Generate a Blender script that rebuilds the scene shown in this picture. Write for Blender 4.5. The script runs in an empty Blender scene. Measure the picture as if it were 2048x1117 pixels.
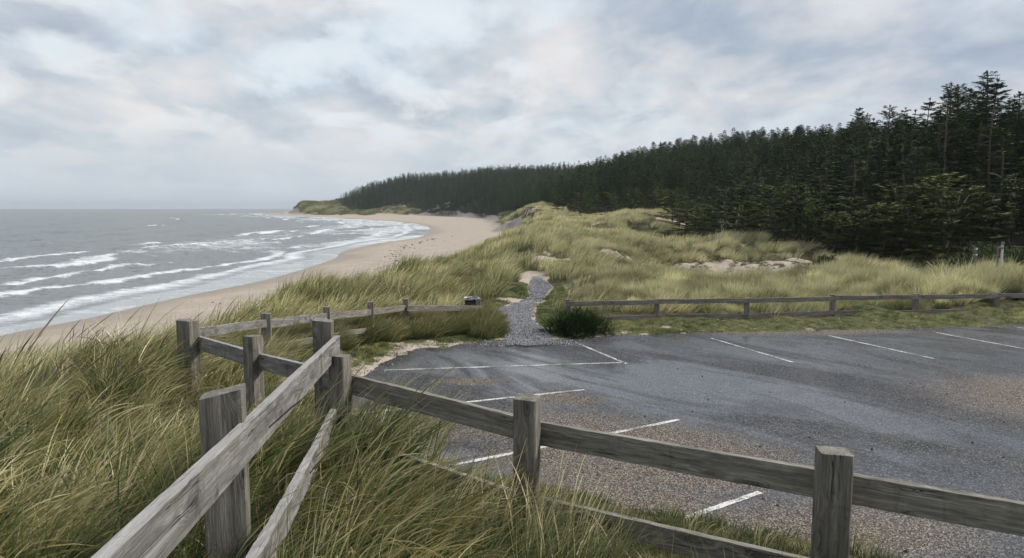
import bpy, bmesh, math, random
import numpy as np
from mathutils import Vector, Matrix

random.seed(7)
rng = np.random.default_rng(11)
sc = bpy.context.scene
COL = sc.collection
RAD = math.radians

# ---------------------------------------------------------------- camera
F = 2048 * 24 / 36.0            # focal length in pixels of the 2048 px wide photograph
TH = math.atan(141.5 / F)       # the camera looks slightly down
EYE = 3.5                       # eye above the car park surface (z = 0)
CT, ST = math.cos(TH), math.sin(TH)


def P(px, py, d):
    """pixel + distance ahead -> world point"""
    a = (px - 1024) / F; b = (558.5 - py) / F
    t = d / (CT + b * ST)
    return (a * t, d, EYE + t * (-ST + b * CT))


def G(px, py, z=0.0):
    """pixel -> the point of the level z it shows"""
    a = (px - 1024) / F; b = (558.5 - py) / F
    t = (z - EYE) / (-ST + b * CT)
    return (a * t, t * (CT + b * ST), z)


cam_d = bpy.data.cameras.new('camera')
cam = bpy.data.objects.new('camera', cam_d)
COL.objects.link(cam)
cam_d.sensor_width = 36; cam_d.lens = 24
cam_d.clip_start = 0.05; cam_d.clip_end = 60000
cam.location = (0, 0, EYE)
cam.rotation_euler = (math.pi / 2 - TH, 0, 0)
sc.camera = cam

# ---------------------------------------------------------------- numeric noise
_perm = np.random.default_rng(5).permutation(4096)
_ang = np.random.default_rng(6).random(4096) * 2 * math.pi
_gx, _gy = np.cos(_ang), np.sin(_ang)


def pnoise(x, y, seed=0):
    x = np.asarray(x, float) + seed * 17.31; y = np.asarray(y, float) - seed * 9.17
    xi = np.floor(x).astype(np.int64); yi = np.floor(y).astype(np.int64)
    fx = x - xi; fy = y - yi
    u = fx * fx * fx * (fx * (fx * 6 - 15) + 10); v = fy * fy * fy * (fy * (fy * 6 - 15) + 10)

    def g(ix, iy, dx, dy):
        h = _perm[(_perm[ix & 4095] + iy) & 4095]
        return _gx[h] * dx + _gy[h] * dy
    a = g(xi, yi, fx, fy); b = g(xi + 1, yi, fx - 1, fy)
    c = g(xi, yi + 1, fx, fy - 1); d = g(xi + 1, yi + 1, fx - 1, fy - 1)
    return 1.5 * ((a + (b - a) * u) * (1 - v) + (c + (d - c) * u) * v)


def fbm(x, y, oct=4, seed=0, gain=.5):
    s = 0; a = 1; f = 1
    for i in range(oct):
        s = s + a * pnoise(np.asarray(x) * f, np.asarray(y) * f, seed + i * 3); a *= gain; f *= 2.03
    return s


def sstep(a, b, x):
    t = np.clip((x - a) / (b - a), 0, 1)
    return t * t * (3 - 2 * t)


def seg_dist(x, y, pts):
    """distance to an open polyline"""
    d2 = np.full(x.shape, 1e18)
    for (ax, ay), (bx, by) in zip(pts[:-1], pts[1:]):
        vx, vy = bx - ax, by - ay
        t = np.clip(((x - ax) * vx + (y - ay) * vy) / (vx * vx + vy * vy), 0, 1)
        d2 = np.minimum(d2, (x - ax - t * vx) ** 2 + (y - ay - t * vy) ** 2)
    return np.sqrt(d2)


def inside(x, y, poly):
    c = np.zeros(x.shape, bool)
    n = len(poly)
    for i in range(n):
        ax, ay = poly[i]; bx, by = poly[(i + 1) % n]
        if ay == by:
            continue
        hit = ((ay > y) != (by > y)) & (x < (bx - ax) * (y - ay) / (by - ay) + ax)
        c ^= hit
    return c


def sdist(x, y, poly):
    """signed distance, positive inside"""
    d = seg_dist(x, y, list(poly) + [poly[0]])
    return np.where(inside(x, y, poly), d, -d)


def smooth_line(pts, n=6):
    """Catmull-Rom through pts"""
    pts = [Vector(p) for p in pts]
    q = [pts[0] * 2 - pts[1]] + pts + [pts[-1] * 2 - pts[-2]]
    out = []
    for i in range(1, len(q) - 2):
        for k in range(n):
            t = k / n
            out.append(tuple(.5 * ((2 * q[i]) + (q[i + 1] - q[i - 1]) * t + (2 * q[i - 1] - 5 * q[i] + 4 * q[i + 1] - q[i + 2]) * t * t
                                   + (-q[i - 1] + 3 * q[i] - 3 * q[i + 1] + q[i + 2]) * t ** 3)))
    out.append(tuple(pts[-1]))
    return out


# ---------------------------------------------------------------- plan of the place (metres; camera at 0,0)
SEA = -3.5
g2 = lambda px, py, z=0.0: G(px, py, z)[:2]
shore = [g2(*p, SEA) for p in [(0, 663), (150, 635), (345, 592), (500, 562), (590, 538), (655, 517), (672, 504), (745, 487), (828, 475),
                               (852, 462), (838, 451), (790, 444), (700, 438), (620, 434), (560, 431.5), (520, 429.5)]]
shore = smooth_line(shore, 4)
sea_poly = [(-33, -300), (-32, -20), (-30.5, 15), (-29.5, 28)] + shore + [(-330, 900), (-260, 960), (-150, 1100), (0, 1600), (0, 9000), (-9000, 9000), (-9000, -300)]
foot = [(-14, -300), (-13.5, 0), (-13, 12), (-12, 24), (-11, 33), (-11.2, 42), (-10.5, 55), (-10, 67), (-7.6, 80), (-4.6, 100), (-1.4, 119),
        (-.4, 145), (-2, 167), (-8, 230), (-18, 375), (-40, 450), (-64, 500), (-110, 545), (-160, 590), (-235, 700), (-285, 830)]
foot = smooth_line(foot, 4)
dune_poly = foot + [(-270, 900), (-200, 940), (-100, 1050), (60, 1600), (9000, 9000), (9000, -300)]
# asphalt outline: the far edge from the photo, the near edge at the toe of the bank
park_poly = [(-3.1, 12.2), (-2.95, 14.2), G(768, 737)[:2], G(800, 716)[:2], G(860, 699)[:2], G(940, 691)[:2], G(1000, 688)[:2], G(1110, 683)[:2], G(1230, 673)[:2],
             G(1500, 667)[:2], G(1800, 661)[:2], G(2048, 653)[:2], (24, 21.6), (60, 24), (60, -20), (16, -6), (8, 2.6), (5, 4.6), (3.4, 5.6), (2.3, 6.5), (1.2, 7.4), (.1, 8.2), (-1.1, 9.1), (-2.3, 10.4)]
path_l = [g2(*p) for p in [(1006, 688), (1010, 672), (994, 645), (1000, 625), (1024, 612), (1044, 604), (1064, 598), (1066, 585), (1062, 568)]]
path_r = [g2(*p) for p in [(1112, 688), (1098, 676), (1062, 652), (1047, 637), (1062, 618), (1072, 608), (1088, 600), (1097, 590), (1082, 568)]]
path_c = [((a[0] + b[0]) / 2, (a[1] + b[1]) / 2) for a, b in zip(path_l, path_r)]
path_w = [math.dist(a, b) / 2 for a, b in zip(path_l, path_r)]

# ground control points: pixel column, distance ahead, height of the bare ground
CP = [(-1400, 1.2, 1.95), (-300, 1.2, 2.0), (1024, 1.0, 1.75), (2300, 1.0, 1.5), (3600, 1.5, .9),
      (-900, 3, 1.75), (0, 2.2, 1.9), (450, 2.1, 1.92), (1024, 2.2, 1.65), (1700, 2.4, 1.4), (2500, 2.4, 1.1),
      (0, 3.6, 1.78), (300, 3.6, 1.75), (560, 3.4, 1.7), (-700, 5, 1.5), (0, 5.5, 1.55), (-900, 9, .4), (-400, 8, .9),
      (640, 5.2, 1.58), (1053, 4.1, 1.42), (1668, 3.2, 1.36), (2500, 2.9, 1.0),
      (505, 6.3, 1.36), (375, 7.4, 1.36), (200, 8.0, 1.62), (60, 7.6, 1.3), (330, 10.5, .95), (120, 11, .6), (-100, 10, .7), (-400, 14, -1.0),
      (532, 11.5, .84), (653, 14.2, .5), (741, 16.6, .24), (811, 18.4, .12), (957, 20.2, .02),
      (440, 14, .5), (560, 18, .3), (660, 22, .25), (420, 19, -.3), (300, 16, -.7), (500, 24, -.4),
      (690, 28.5, -.05), (640, 26, .1), (780, 30, .1), (850, 33, .65), (800, 37, -.35), (930, 31, .25), (900, 40, -.35), (1000, 34, .4), (900, 55, -.9), (930, 65, -1.3), (960, 80, -1.1), (985, 100, -1.3), (1008, 112, -.8), (1000, 75, -.7),
      (700, 9.5, .55), (800, 8.2, .45), (720, 12, .12), (760, 14, .02),
      (1024, 18, .0), (1024, 21.5, .0), (1055, 25.5, .02), (1080, 29.5, .15), (1070, 34, .45), (980, 24, .12), (1130, 24, .12), (1000, 28, .4), (1140, 29, .5),
      (1230, 22, .05), (1500, 22, .08), (1800, 22.5, .1), (2300, 23, .1), (3600, 24, .2),
      (1250, 26, .2), (1500, 26, .0), (1750, 26, .08), (1950, 27, .2), (2300, 27, .3), (3000, 28, .4), (1500, 30, -.15), (1950, 31, .1),
      (1200, 33, .4), (1350, 34, -.3), (1500, 36, -.6), (1700, 36, -.4), (1900, 35, -.2), (2200, 35, .1),
      (1300, 44, -.75), (1430, 44, -.75), (1560, 44, -.6), (1430, 49, .2), (1380, 53, .5), (1450, 54, 1.0), (1520, 53, .8), (1590, 50, .1), (1450, 51, .4), (1650, 47, -.5), (1800, 43, -.6), (2000, 39, -.1),
      (1250, 52, .55), (1140, 42, .9), (1120, 52, 1.35), (1180, 58, .9), (1050, 52, 1.2), (970, 52, -.6), (1035, 70, .7), (1100, 72, 1.3),
      (1230, 72, -.3), (1300, 74, -.2), (1190, 88, 1.3), (1240, 95, 2.5), (1290, 94, 2.7), (1340, 90, 2.0), (1372, 84, .4), (1150, 95, .6), (1260, 84, 1.0), (1310, 82, 1.2),
      (1030, 95, .2), (1045, 120, .8), (1100, 120, 1.0), (1060, 150, 2.7), (1030, 160, 1.2), (1060, 172, 4.3), (1100, 165, 1.8), (1160, 140, 1.2), (1010, 200, .3),
      (1500, 62, -.1), (1650, 58, -.3), (1800, 52, -.2), (2100, 48, .6), (2600, 45, 1.0),
      (1400, 110, 3.0), (1600, 85, 2.2), (1800, 75, 1.5), (2048, 70, 2.2), (2500, 65, 3.0),
      (1600, 120, 7), (1850, 110, 4.5), (2200, 110, 6), (1250, 180, 6), (1400, 200, 11), (1600, 210, 15.8), (1900, 200, 15), (2300, 200, 16),
      (1500, 245, 18.3), (1400, 285, 21), (1300, 335, 21), (1200, 400, 15.5), (1240, 340, 17), (1120, 260, 4.0), (1090, 380, 8), (1050, 280, 2.5),
      (1150, 440, 18.5), (1110, 500, 24), (1000, 560, 25), (900, 620, 23), (800, 680, 25), (700, 730, 16), (680, 740, 8), (645, 730, 9.0), (620, 750, 8.2), (597, 780, 10.4), (575, 800, 6.5), (556, 830, 2.0),
      (960, 400, 1.5), (850, 520, 1.5), (740, 600, 3), (760, 640, 7), (860, 600, 10), (960, 480, 9), (1030, 380, 5), (680, 640, 3), (600, 700, 2),
      (1500, 400, 22), (1200, 600, 24), (900, 850, 20), (700, 900, 8), (1900, 400, 20), (2500, 500, 22), (1200, 1100, 20), (600, 1000, 3)]


def _uv(x, y):
    r = np.sqrt(x * x + y * y)
    return np.clip(np.arctan2(x, y), -1.5, 1.5) * 2.2, np.log(np.clip(r, 1.0, 1500.0))


_c = np.array([((px - 1024) / F * d, d, z) for px, d, z in CP])
_cu, _cw = _uv(_c[:, 0], _c[:, 1])


def _tps(r2):
    return r2 * np.log(r2 + 1e-12) * .5


_n = len(_c)
_A = np.zeros((_n + 3, _n + 3))
_A[:_n, :_n] = _tps((_cu[:, None] - _cu) ** 2 + (_cw[:, None] - _cw) ** 2) + np.eye(_n) * .002
_A[:_n, _n] = 1; _A[:_n, _n + 1] = _cu; _A[:_n, _n + 2] = _cw
_A[_n:, :_n] = _A[:_n, _n:].T
_sol = np.linalg.solve(_A, np.r_[_c[:, 2], 0, 0, 0])


def tps(x, y):
    u, w = _uv(x, y)
    out = _sol[_n] + _sol[_n + 1] * u + _sol[_n + 2] * w
    for i in range(_n):
        out = out + _sol[i] * _tps((u - _cu[i]) ** 2 + (w - _cw[i]) ** 2)
    return out


def path_dist(x, y):
    """distance past the edge of the gravel path (negative on it)"""
    best = np.full(x.shape, 1e9)
    for i in range(len(path_c) - 1):
        ax, ay = path_c[i]; bx, by = path_c[i + 1]
        vx, vy = bx - ax, by - ay
        t = np.clip(((x - ax) * vx + (y - ay) * vy) / (vx * vx + vy * vy), 0, 1)
        d = np.sqrt((x - ax - t * vx) ** 2 + (y - ay - t * vy) ** 2) - (path_w[i] * (1 - t) + path_w[i + 1] * t)
        best = np.minimum(best, d)
    return best


def height(x, y):
    x = np.asarray(x, float).ravel(); y = np.asarray(y, float).ravel()
    r = np.sqrt(x * x + y * y)
    z = tps(x, y)
    pk = sdist(x, y, park_poly)
    pd = path_dist(x, y)
    calm = sstep(.2, 3.0, -pk) * sstep(.3, 2.5, pd)
    hum = sstep(9, 26, r) * calm
    dunes = 1 - sstep(160, 420, r)
    z = z + hum * dunes * (.46 * fbm(x / 5.5, y / 7.5, 3, 2) + .30 * np.abs(fbm(x / 2.0, y / 2.4, 2, 9)))
    z = z + hum * dunes * sstep(60, 110, r) * .55 * fbm(x / 11, y / 20, 3, 21)
    z = z + sstep(60, 300, r) * sstep(100, 500, r) * 2.0 * fbm(x / 60, y / 60, 3, 4) + sstep(450, 600, r) * 1.3 * fbm(x / 22, y / 40, 3, 5)
    z = z + calm * .05 * fbm(x / .8, y / .8, 3, 14) * (1 - sstep(20, 60, r))
    # beach
    fd = sdist(x, y, dune_poly)
    sd = -sdist(x, y, sea_poly)
    bw = np.where(r < 200, 28.0, 40.0)
    zb = np.where(sd > 0, SEA - .10 + 1.55 * np.clip(sd / bw, 0, 1) ** .85, SEA - .10 + np.maximum(sd * .045, -3.0))
    zb = zb + .05 * fbm(x / 6, y / 9, 3, 31) * sstep(1, 8, sd) + .02 * fbm(x / .9, y / .9, 2, 33) * sstep(4, 9, sd) * (1 - sstep(60, 120, r))
    w = 3.5 + .03 * r
    fdn = fd + (1.2 + .012 * r) * fbm(x / (3 + .03 * r), y / (4 + .05 * r), 3, 8)
    t = sstep(0, 1, fdn / w)
    z = zb + (np.maximum(z, zb + .05) - zb) * t
    # keep clear of the asphalt
    out = -pk + .22 * fbm(x / .9, y / .9, 3, 40) + .05 * fbm(x / .12, y / .12, 2, 44)
    flat = sstep(0.0, 1.6, out)
    z = np.where(pk > -4, np.where(out <= 0, -.03 - .05 * np.clip(-out, 0, 1), -.03 + (np.maximum(z, .05) + .03) * flat + .035 * np.clip(out / .25, 0, 1)), z)
    return z, pk, pd, fd, sd, t


def fp(px, d): return ((px - 1024) / F * d, d)


forest_poly = [fp(678, 700), fp(690, 640), fp(730, 590), fp(800, 590), fp(845, 525), fp(930, 435), fp(985, 360), fp(1030, 275), fp(1062, 205), fp(1110, 176), fp(1165, 148), fp(1260, 118),
               fp(1345, 104), fp(1352, 82), fp(1440, 67), fp(1540, 59), fp(1650, 55), fp(1800, 51), (40, 47), (70, 40), (140, 45), (420, 60), (700, 500), (500, 1000), (0, 1200), (-190, 900)]


def in_forest(x, y):
    return inside(x, y, forest_poly)


def hz(x, y):
    return float(height(np.array([x]), np.array([y]))[0][0])


# ---------------------------------------------------------------- materials
def nodemat(name):
    m = bpy.data.materials.new(name)
    m.use_nodes = True
    nt = m.node_tree
    b = nt.nodes['Principled BSDF']
    return m, nt, b


class NB:
    """small node builder"""
    def __init__(s, nt): s.nt = nt

    def n(s, t, **kw):
        o = s.nt.nodes.new(t)
        for k, v in kw.items():
            if k.startswith('i_'):
                key = k[2:]
                o.inputs[int(key) if key.isdigit() else key.replace('_', ' ')].default_value = v
            else:
                setattr(o, k, v)
        return o

    def l(s, a, b): s.nt.links.new(a, b)

    def math(s, op, a, b=None, clamp=False):
        o = s.nt.nodes.new('ShaderNodeMath'); o.operation = op; o.use_clamp = clamp
        for i, v in enumerate((a, b)):
            if v is None: continue
            if isinstance(v, (int, float)): o.inputs[i].default_value = v
            else: s.l(v, o.inputs[i])
        return o.outputs[0]

    def ramp(s, fac, stops, interp='LINEAR'):
        o = s.nt.nodes.new('ShaderNodeValToRGB'); r = o.color_ramp; r.interpolation = interp
        while len(r.elements) < len(stops): r.elements.new(.5)
        for e, (p, c) in zip(r.elements, stops):
            e.position = p; e.color = (c, c, c, 1) if isinstance(c, (int, float)) else (*c, 1)
        s.l(fac, o.inputs[0])
        return o.outputs[0]

    def mix(s, fac, a, b, mode='MIX'):
        o = s.nt.nodes.new('ShaderNodeMix'); o.data_type = 'RGBA'; o.blend_type = mode
        for i, v in ((0, fac), (6, a), (7, b)):
            if isinstance(v, (int, float)): o.inputs[i].default_value = v
            elif isinstance(v, tuple): o.inputs[i].default_value = (*v, 1)
            else: s.l(v, o.inputs[i])
        return o.outputs[2]

    def noise(s, vec, scale, detail=4, rough=.55, dist=0.0, dim='3D'):
        o = s.nt.nodes.new('ShaderNodeTexNoise'); o.noise_dimensions = dim
        o.inputs['Scale'].default_value = scale; o.inputs['Detail'].default_value = detail
        o.inputs['Roughness'].default_value = rough; o.inputs['Distortion'].default_value = dist
        if vec is not None: s.l(vec, o.inputs['Vector'])
        return o.outputs['Fac']

    def vor(s, vec, scale, feature='F1', out='Distance', rnd=1.0):
        o = s.nt.nodes.new('ShaderNodeTexVoronoi'); o.feature = feature
        o.inputs['Scale'].default_value = scale; o.inputs['Randomness'].default_value = rnd
        s.l(vec, o.inputs['Vector'])
        return o.outputs[out]

    def mapping(s, vec, scale=(1, 1, 1), loc=(0, 0, 0), rot=(0, 0, 0)):
        o = s.nt.nodes.new('ShaderNodeMapping')
        o.inputs['Scale'].default_value = scale; o.inputs['Location'].default_value = loc; o.inputs['Rotation'].default_value = rot
        s.l(vec, o.inputs['Vector'])
        return o.outputs[0]

    def attr(s, name, t='GEOMETRY', out='Fac'):
        o = s.nt.nodes.new('ShaderNodeAttribute'); o.attribute_name = name; o.attribute_type = t
        return o.outputs[out]

    def bump(s, h, strength=.5, dist=.02, normal=None):
        o = s.nt.nodes.new('ShaderNodeBump'); o.inputs['Strength'].default_value = strength; o.inputs['Distance'].default_value = dist
        s.l(h, o.inputs['Height'])
        if normal is not None: s.l(normal, o.inputs['Normal'])
        return o.outputs[0]

    def objco(s):
        return s.n('ShaderNodeTexCoord').outputs['Object']


# ---------------------------------------------------------------- mesh helpers
def link(o, parent=None):
    COL.objects.link(o)
    if parent is not None: o.parent = parent
    return o


def tag(o, label=None, category=None, group=None, kind=None):
    for k, v in (('label', label), ('category', category), ('group', group), ('kind', kind)):
        if v: o[k] = v
    return o


def np_mesh(name, verts, faces, mat=None, smooth=False, attrs=None):
    """verts (n,3); faces list of arrays (m,k) with one k each"""
    me = bpy.data.meshes.new(name)
    verts = np.asarray(verts, np.float32)
    me.vertices.add(len(verts)); me.vertices.foreach_set('co', verts.ravel())
    fs = [np.asarray(f, np.int32) for f in faces if len(f)]
    if fs:
        idx = np.concatenate([f.ravel() for f in fs])
        tot = np.concatenate([np.full(len(f), f.shape[1], np.int32) for f in fs])
        st = np.concatenate([[0], np.cumsum(tot)[:-1]]).astype(np.int32)
        me.loops.add(len(idx)); me.loops.foreach_set('vertex_index', idx)
        me.polygons.add(len(tot)); me.polygons.foreach_set('loop_start', st)
        me.update(calc_edges=True)
        me.polygons.foreach_set('use_smooth', np.full(len(tot), smooth))
    for k, (t, v) in (attrs or {}).items():
        a = me.attributes.new(k, t, 'POINT')
        a.data.foreach_set({'FLOAT': 'value', 'FLOAT_VECTOR': 'vector', 'INT': 'value', 'FLOAT_COLOR': 'color'}[t], np.asarray(v).ravel())
    if mat: me.materials.append(mat)
    me.validate()
    return me


def grid_faces(nr, na):
    i = np.arange(nr - 1)[:, None] * na + np.arange(na - 1)[None, :]
    return np.stack([i, i + na, i + na + 1, i + 1], -1).reshape(-1, 4)


def bm_obj(name, bm, mat, parent=None, smooth=False):
    me = bpy.data.meshes.new(name)
    bm.normal_update(); bm.to_mesh(me); bm.free()
    if mat: me.materials.append(mat)
    if smooth:
        for p in me.polygons: p.use_smooth = True
    return link(bpy.data.objects.new(name, me), parent)


def empty(name, loc, label, cat, group=None):
    o = bpy.data.objects.new(name, None); o.location = loc; o.empty_display_size = .3
    COL.objects.link(o)
    return tag(o, label, cat, group)
# ================================================================ world and light
SUN_EL, SUN_AZ = 40.0, 84.0      # azimuth clockwise from straight ahead
world = bpy.data.worlds.new('World'); sc.world = world; world.use_nodes = True
wn = world.node_tree; W = NB(wn)
bg = wn.nodes['Background']; bg.inputs[1].default_value = .1
sky = W.n('ShaderNodeTexSky'); sky.sky_type = 'NISHITA'; sky.sun_disc = False
sky.sun_elevation = RAD(SUN_EL); sky.sun_rotation = RAD(SUN_AZ); sky.air_density = 1.0; sky.dust_density = 2.0
tc = W.n('ShaderNodeTexCoord').outputs['Generated']
sep = W.n('ShaderNodeSeparateXYZ'); W.l(tc, sep.inputs[0])
zc = W.math('MAXIMUM', sep.outputs[2], 0.0)
den = W.math('ADD', zc, .24)
cmb = W.n('ShaderNodeCombineXYZ')
W.l(W.math('DIVIDE', sep.outputs[0], den), cmb.inputs[0]); W.l(W.math('DIVIDE', sep.outputs[1], den), cmb.inputs[1])
cl = cmb.outputs[0]
n1 = W.noise(W.mapping(cl, (1.0, .75, 1), (3.1, 1.7, 0), (0, 0, .35)), 2.1, 9, .56, .2)
n2 = W.noise(W.mapping(cl, (1.0, .75, 1), (7.7, 4.2, 3), (0, 0, .3)), 3.6, 7, .52, .3)
n3 = W.noise(W.mapping(cl, (1, 1, 1), (2.7, 9.2, 5)), 1.2, 4, .5)
shade = W.ramp(n1, [(.34, (.35, .40, .48)), (.45, (.46, .515, .58)), (.54, (.58, .60, .64)), (.66, (.69, .67, .68))])
lit = W.ramp(n2, [(.48, 0.0), (.62, 1.0)])
cloud = W.mix(W.math('MULTIPLY', lit, .62), shade, (.80, .77, .75))
gap = W.ramp(W.math('ADD', W.math('MULTIPLY', n2, .5), W.math('MULTIPLY', n3, .5)), [(.50, 0.0), (.60, 1.0)])
blue = W.mix(.9, (1, 1, 1), (.66, .80, .92))
cloud = W.mix(W.math('MULTIPLY', gap, .5), cloud, (.64, .76, .86))
# the right-hand side of the sky is the darker deck, the middle the thin bright part
dk = W.ramp(W.math('ADD', W.math('MULTIPLY', sep.outputs[0], .9), W.math('MULTIPLY', zc, 1.1)), [(.22, 0.0), (.62, 1.0)])
cloud = W.mix(W.math('MULTIPLY', dk, W.ramp(n1, [(.38, .8), (.62, .25)])), cloud, (.27, .33, .43))
# even grey-blue band low over the horizon
hb = W.ramp(zc, [(0.0, 1.0), (.055, .72), (.13, 0.0)])
cloud = W.mix(hb, cloud, (.52, .58, .65))
big = W.mix(1.0, cloud, (9.5, 9.45, 9.3), 'MULTIPLY')
W.l(W.mix(.93, sky.outputs[0], big), bg.inputs[0])

sl = bpy.data.lights.new('sun', 'SUN'); sl.energy = 3.2; sl.angle = RAD(12); sl.color = (1, .93, .82)
so = bpy.data.objects.new('sun', sl); COL.objects.link(so)
_d = Vector((math.sin(RAD(SUN_AZ)) * math.cos(RAD(SUN_EL)), math.cos(RAD(SUN_AZ)) * math.cos(RAD(SUN_EL)), math.sin(RAD(SUN_EL))))
so.rotation_euler = _d.to_track_quat('Z', 'Y').to_euler()
so.location = (20, 10, 30)

sc.view_settings.view_transform = 'Standard'; sc.view_settings.look = 'None'
sc.view_settings.exposure = 0.38; sc.view_settings.gamma = 1; sc.view_settings.use_curve_mapping = False

# ================================================================ ground sheet
az = np.concatenate([np.linspace(-180, -56, 32)[:-1], np.linspace(-56, -44, 40)[:-1], np.linspace(-44, 44, 660), np.linspace(44, 56, 40)[1:], np.linspace(56, 180, 32)[1:]])
az = np.radians(az)
rr = np.concatenate([[.05, .3], np.geomspace(.6, 2600, 900)])
RR, AZ = np.meshgrid(rr, az, indexing='ij')
gx = (RR * np.sin(AZ)).ravel(); gy = (RR * np.cos(AZ)).ravel()
gz, g_pk, g_pd, g_fd, g_sd, g_t = height(gx, gy)


def zones(x, y, pk, pd, fd, sd, t):
    """how sandy, how mossy (short turf), how straw-pale the ground is, 0..1 each"""
    r = np.sqrt(x * x + y * y)
    n = fbm(x / 2.2, y / 2.2, 3, 60)
    sand = 1 - sstep(.35, .75, t + .25 * fbm(x / (2 + .02 * r), y / (2 + .02 * r), 3, 61))

    def spot(px, d, rx, ry, k=1.0):
        cx, cy = (px - 1024) / F * d, d
        return k * np.exp(-(((x - cx) / rx) ** 2 + ((y - cy) / ry) ** 2))
    s2 = (spot(1415, 43.5, 6.0, 3.6, 1.7) + spot(1320, 43, 3.4, 2.2, 1.3) + spot(1560, 45, 3, 2.0, .8) + spot(830, 38, 2.2, 3.0, .9) + spot(790, 34, 1.6, 2, .75)
          + spot(1068, 31.5, .75, 1.6, 1.5) + spot(1082, 37, 1.0, 2.6, 1.15) + spot(1190, 36, 2, 1.6, .9) + spot(1345, 88, 3, 3, .8) + spot(1200, 84, 3, 4, .5) + spot(1065, 170, 3, 8, .9)
          + spot(1100, 45, 1.2, 3, .8) + spot(1500, 51, 3.5, 1.5, .5) + spot(860, 530, 40, 25, .55) + spot(780, 590, 30, 30, .5) + spot(1195, 50, 1.5, 2, .6) + spot(1030, 110, 2.5, 10, .5))
    sand = np.maximum(sand, np.clip((s2 + .5 * n + .22 * fbm(x / .7, y / .7, 2, 63) - .38) * 2.4, 0, 1))
    # bare strip beside the asphalt and the path
    strip = (1 - sstep(.2, 1.5, -pk + .7 * fbm(x / 1.3, y / 1.3, 3, 62)))
    sand = np.maximum(sand, strip * (y > 12) * (.60 + .25 * fbm(x / .8, y / .8, 3, 67)) * (1 - .4 * sstep(2, 6, x)))
    sand = np.maximum(sand, (1 - sstep(-.1, .22, pd)) * .9)
    sand = np.maximum(sand, np.clip(spot(1045, 25.2, 1.0, .5, 1.3), 0, 1))
    moss = (1 - sstep(.8, 2.6, -pk + .6 * n)) * (y > 9) + (1 - sstep(.5, 1.7, pd + .5 * n)) * (y < 29)
    return np.clip(sand, 0, 1), np.clip(moss, 0, 1) * (1 - sand)


g_sand, g_moss = zones(gx, gy, g_pk, g_pd, g_fd, g_sd, g_t)
g_wet = 1 - sstep(.5, 7.0, g_sd + 2.2 * fbm(gx / 9, gy / 14, 2, 66))


def ground_material():
    m, nt, b = nodemat('dune_ground'); N = NB(nt)
    co = N.objco()
    sand_a = N.attr('sand'); moss = N.attr('moss'); wet = N.attr('wet')
    # sand
    s1 = N.noise(co, .35, 5, .6); s2 = N.noise(co, 14, 4, .6); s3 = N.noise(co, 2.2, 5, .65)
    sand = N.ramp(s1, [(.3, (.37, .315, .265)), (.7, (.47, .41, .35))])
    sand = N.mix(N.math('MULTIPLY', N.ramp(s3, [(.45, 0.0), (.65, 1.0)]), .30), sand, (.27, .215, .165))
    sand = N.mix(N.math('MULTIPLY', N.ramp(s2, [(.5, 0.0), (.75, 1.0)]), .25), sand, (.24, .19, .14))
    sand = N.mix(N.math('MULTIPLY', wet, .62), sand, (.19, .155, .125))
    # dead litter and soil under the grass
    l1 = N.noise(N.mapping(co, (1, .6, 1)), 1.6, 6, .65); l2 = N.noise(N.mapping(co, (2.5, 1, 1), (0, 0, 0), (0, 0, .5)), 9, 5, .7)
    soil = N.ramp(l1, [(.3, (.048, .043, .018)), (.5, (.085, .080, .033)), (.7, (.15, .135, .062))])
    soil = N.mix(N.ramp(l2, [(.45, 0.0), (.6, .8)]), soil, (.055, .048, .022))
    turf = N.ramp(N.noise(co, 3.0, 6, .7), [(.3, (.040, .050, .018)), (.5, (.085, .098, .032)), (.65, (.17, .16, .06)), (.8, (.24, .19, .10))])
    soil = N.mix(moss, soil, turf)
    far_ = N.noise(co, .035, 5, .6)
    soil = N.mix(N.attr('headland'), soil, N.ramp(far_, [(.38, (.055, .060, .030)), (.52, (.15, .145, .075)), (.66, (.26, .23, .14))]))
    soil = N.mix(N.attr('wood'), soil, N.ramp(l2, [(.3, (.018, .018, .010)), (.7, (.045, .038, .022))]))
    edge = N.noise(co, 5.5, 6, .7)
    k = N.ramp(N.math('ADD', sand_a, N.math('MULTIPLY', N.math('SUBTRACT', edge, .5), .9)), [(.44, 0.0), (.56, 1.0)])
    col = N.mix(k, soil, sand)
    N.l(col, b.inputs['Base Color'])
    N.l(N.ramp(wet, [(0.3, .95), (1, .45)]), b.inputs['Roughness'])
    b.inputs['Specular IOR Level'].default_value = .3
    ft = N.noise(co, 3.2, 3, .6, .4)
    dry = N.math('SUBTRACT', 1.0, wet)
    h = N.math('ADD', N.math('MULTIPLY', ft, N.math('ADD', .02, N.math('MULTIPLY', dry, .12))), N.math('MULTIPLY', N.noise(co, 30, 4, .6), .012))
    N.l(N.bump(h, .8, 1.0), b.inputs['Normal'])
    return m


M_GROUND = ground_material()
me = np_mesh('ground', np.stack([gx, gy, gz], 1), [grid_faces(len(rr), len(az))], M_GROUND, True,
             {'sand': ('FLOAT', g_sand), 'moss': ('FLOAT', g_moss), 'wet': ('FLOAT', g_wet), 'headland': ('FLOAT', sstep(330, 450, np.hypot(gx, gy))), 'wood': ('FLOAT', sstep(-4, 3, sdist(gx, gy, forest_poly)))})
# close the sheet behind the camera: the first and last column coincide, faces all round
ground = link(bpy.data.objects.new('ground', me)); tag(ground, kind='structure')

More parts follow.
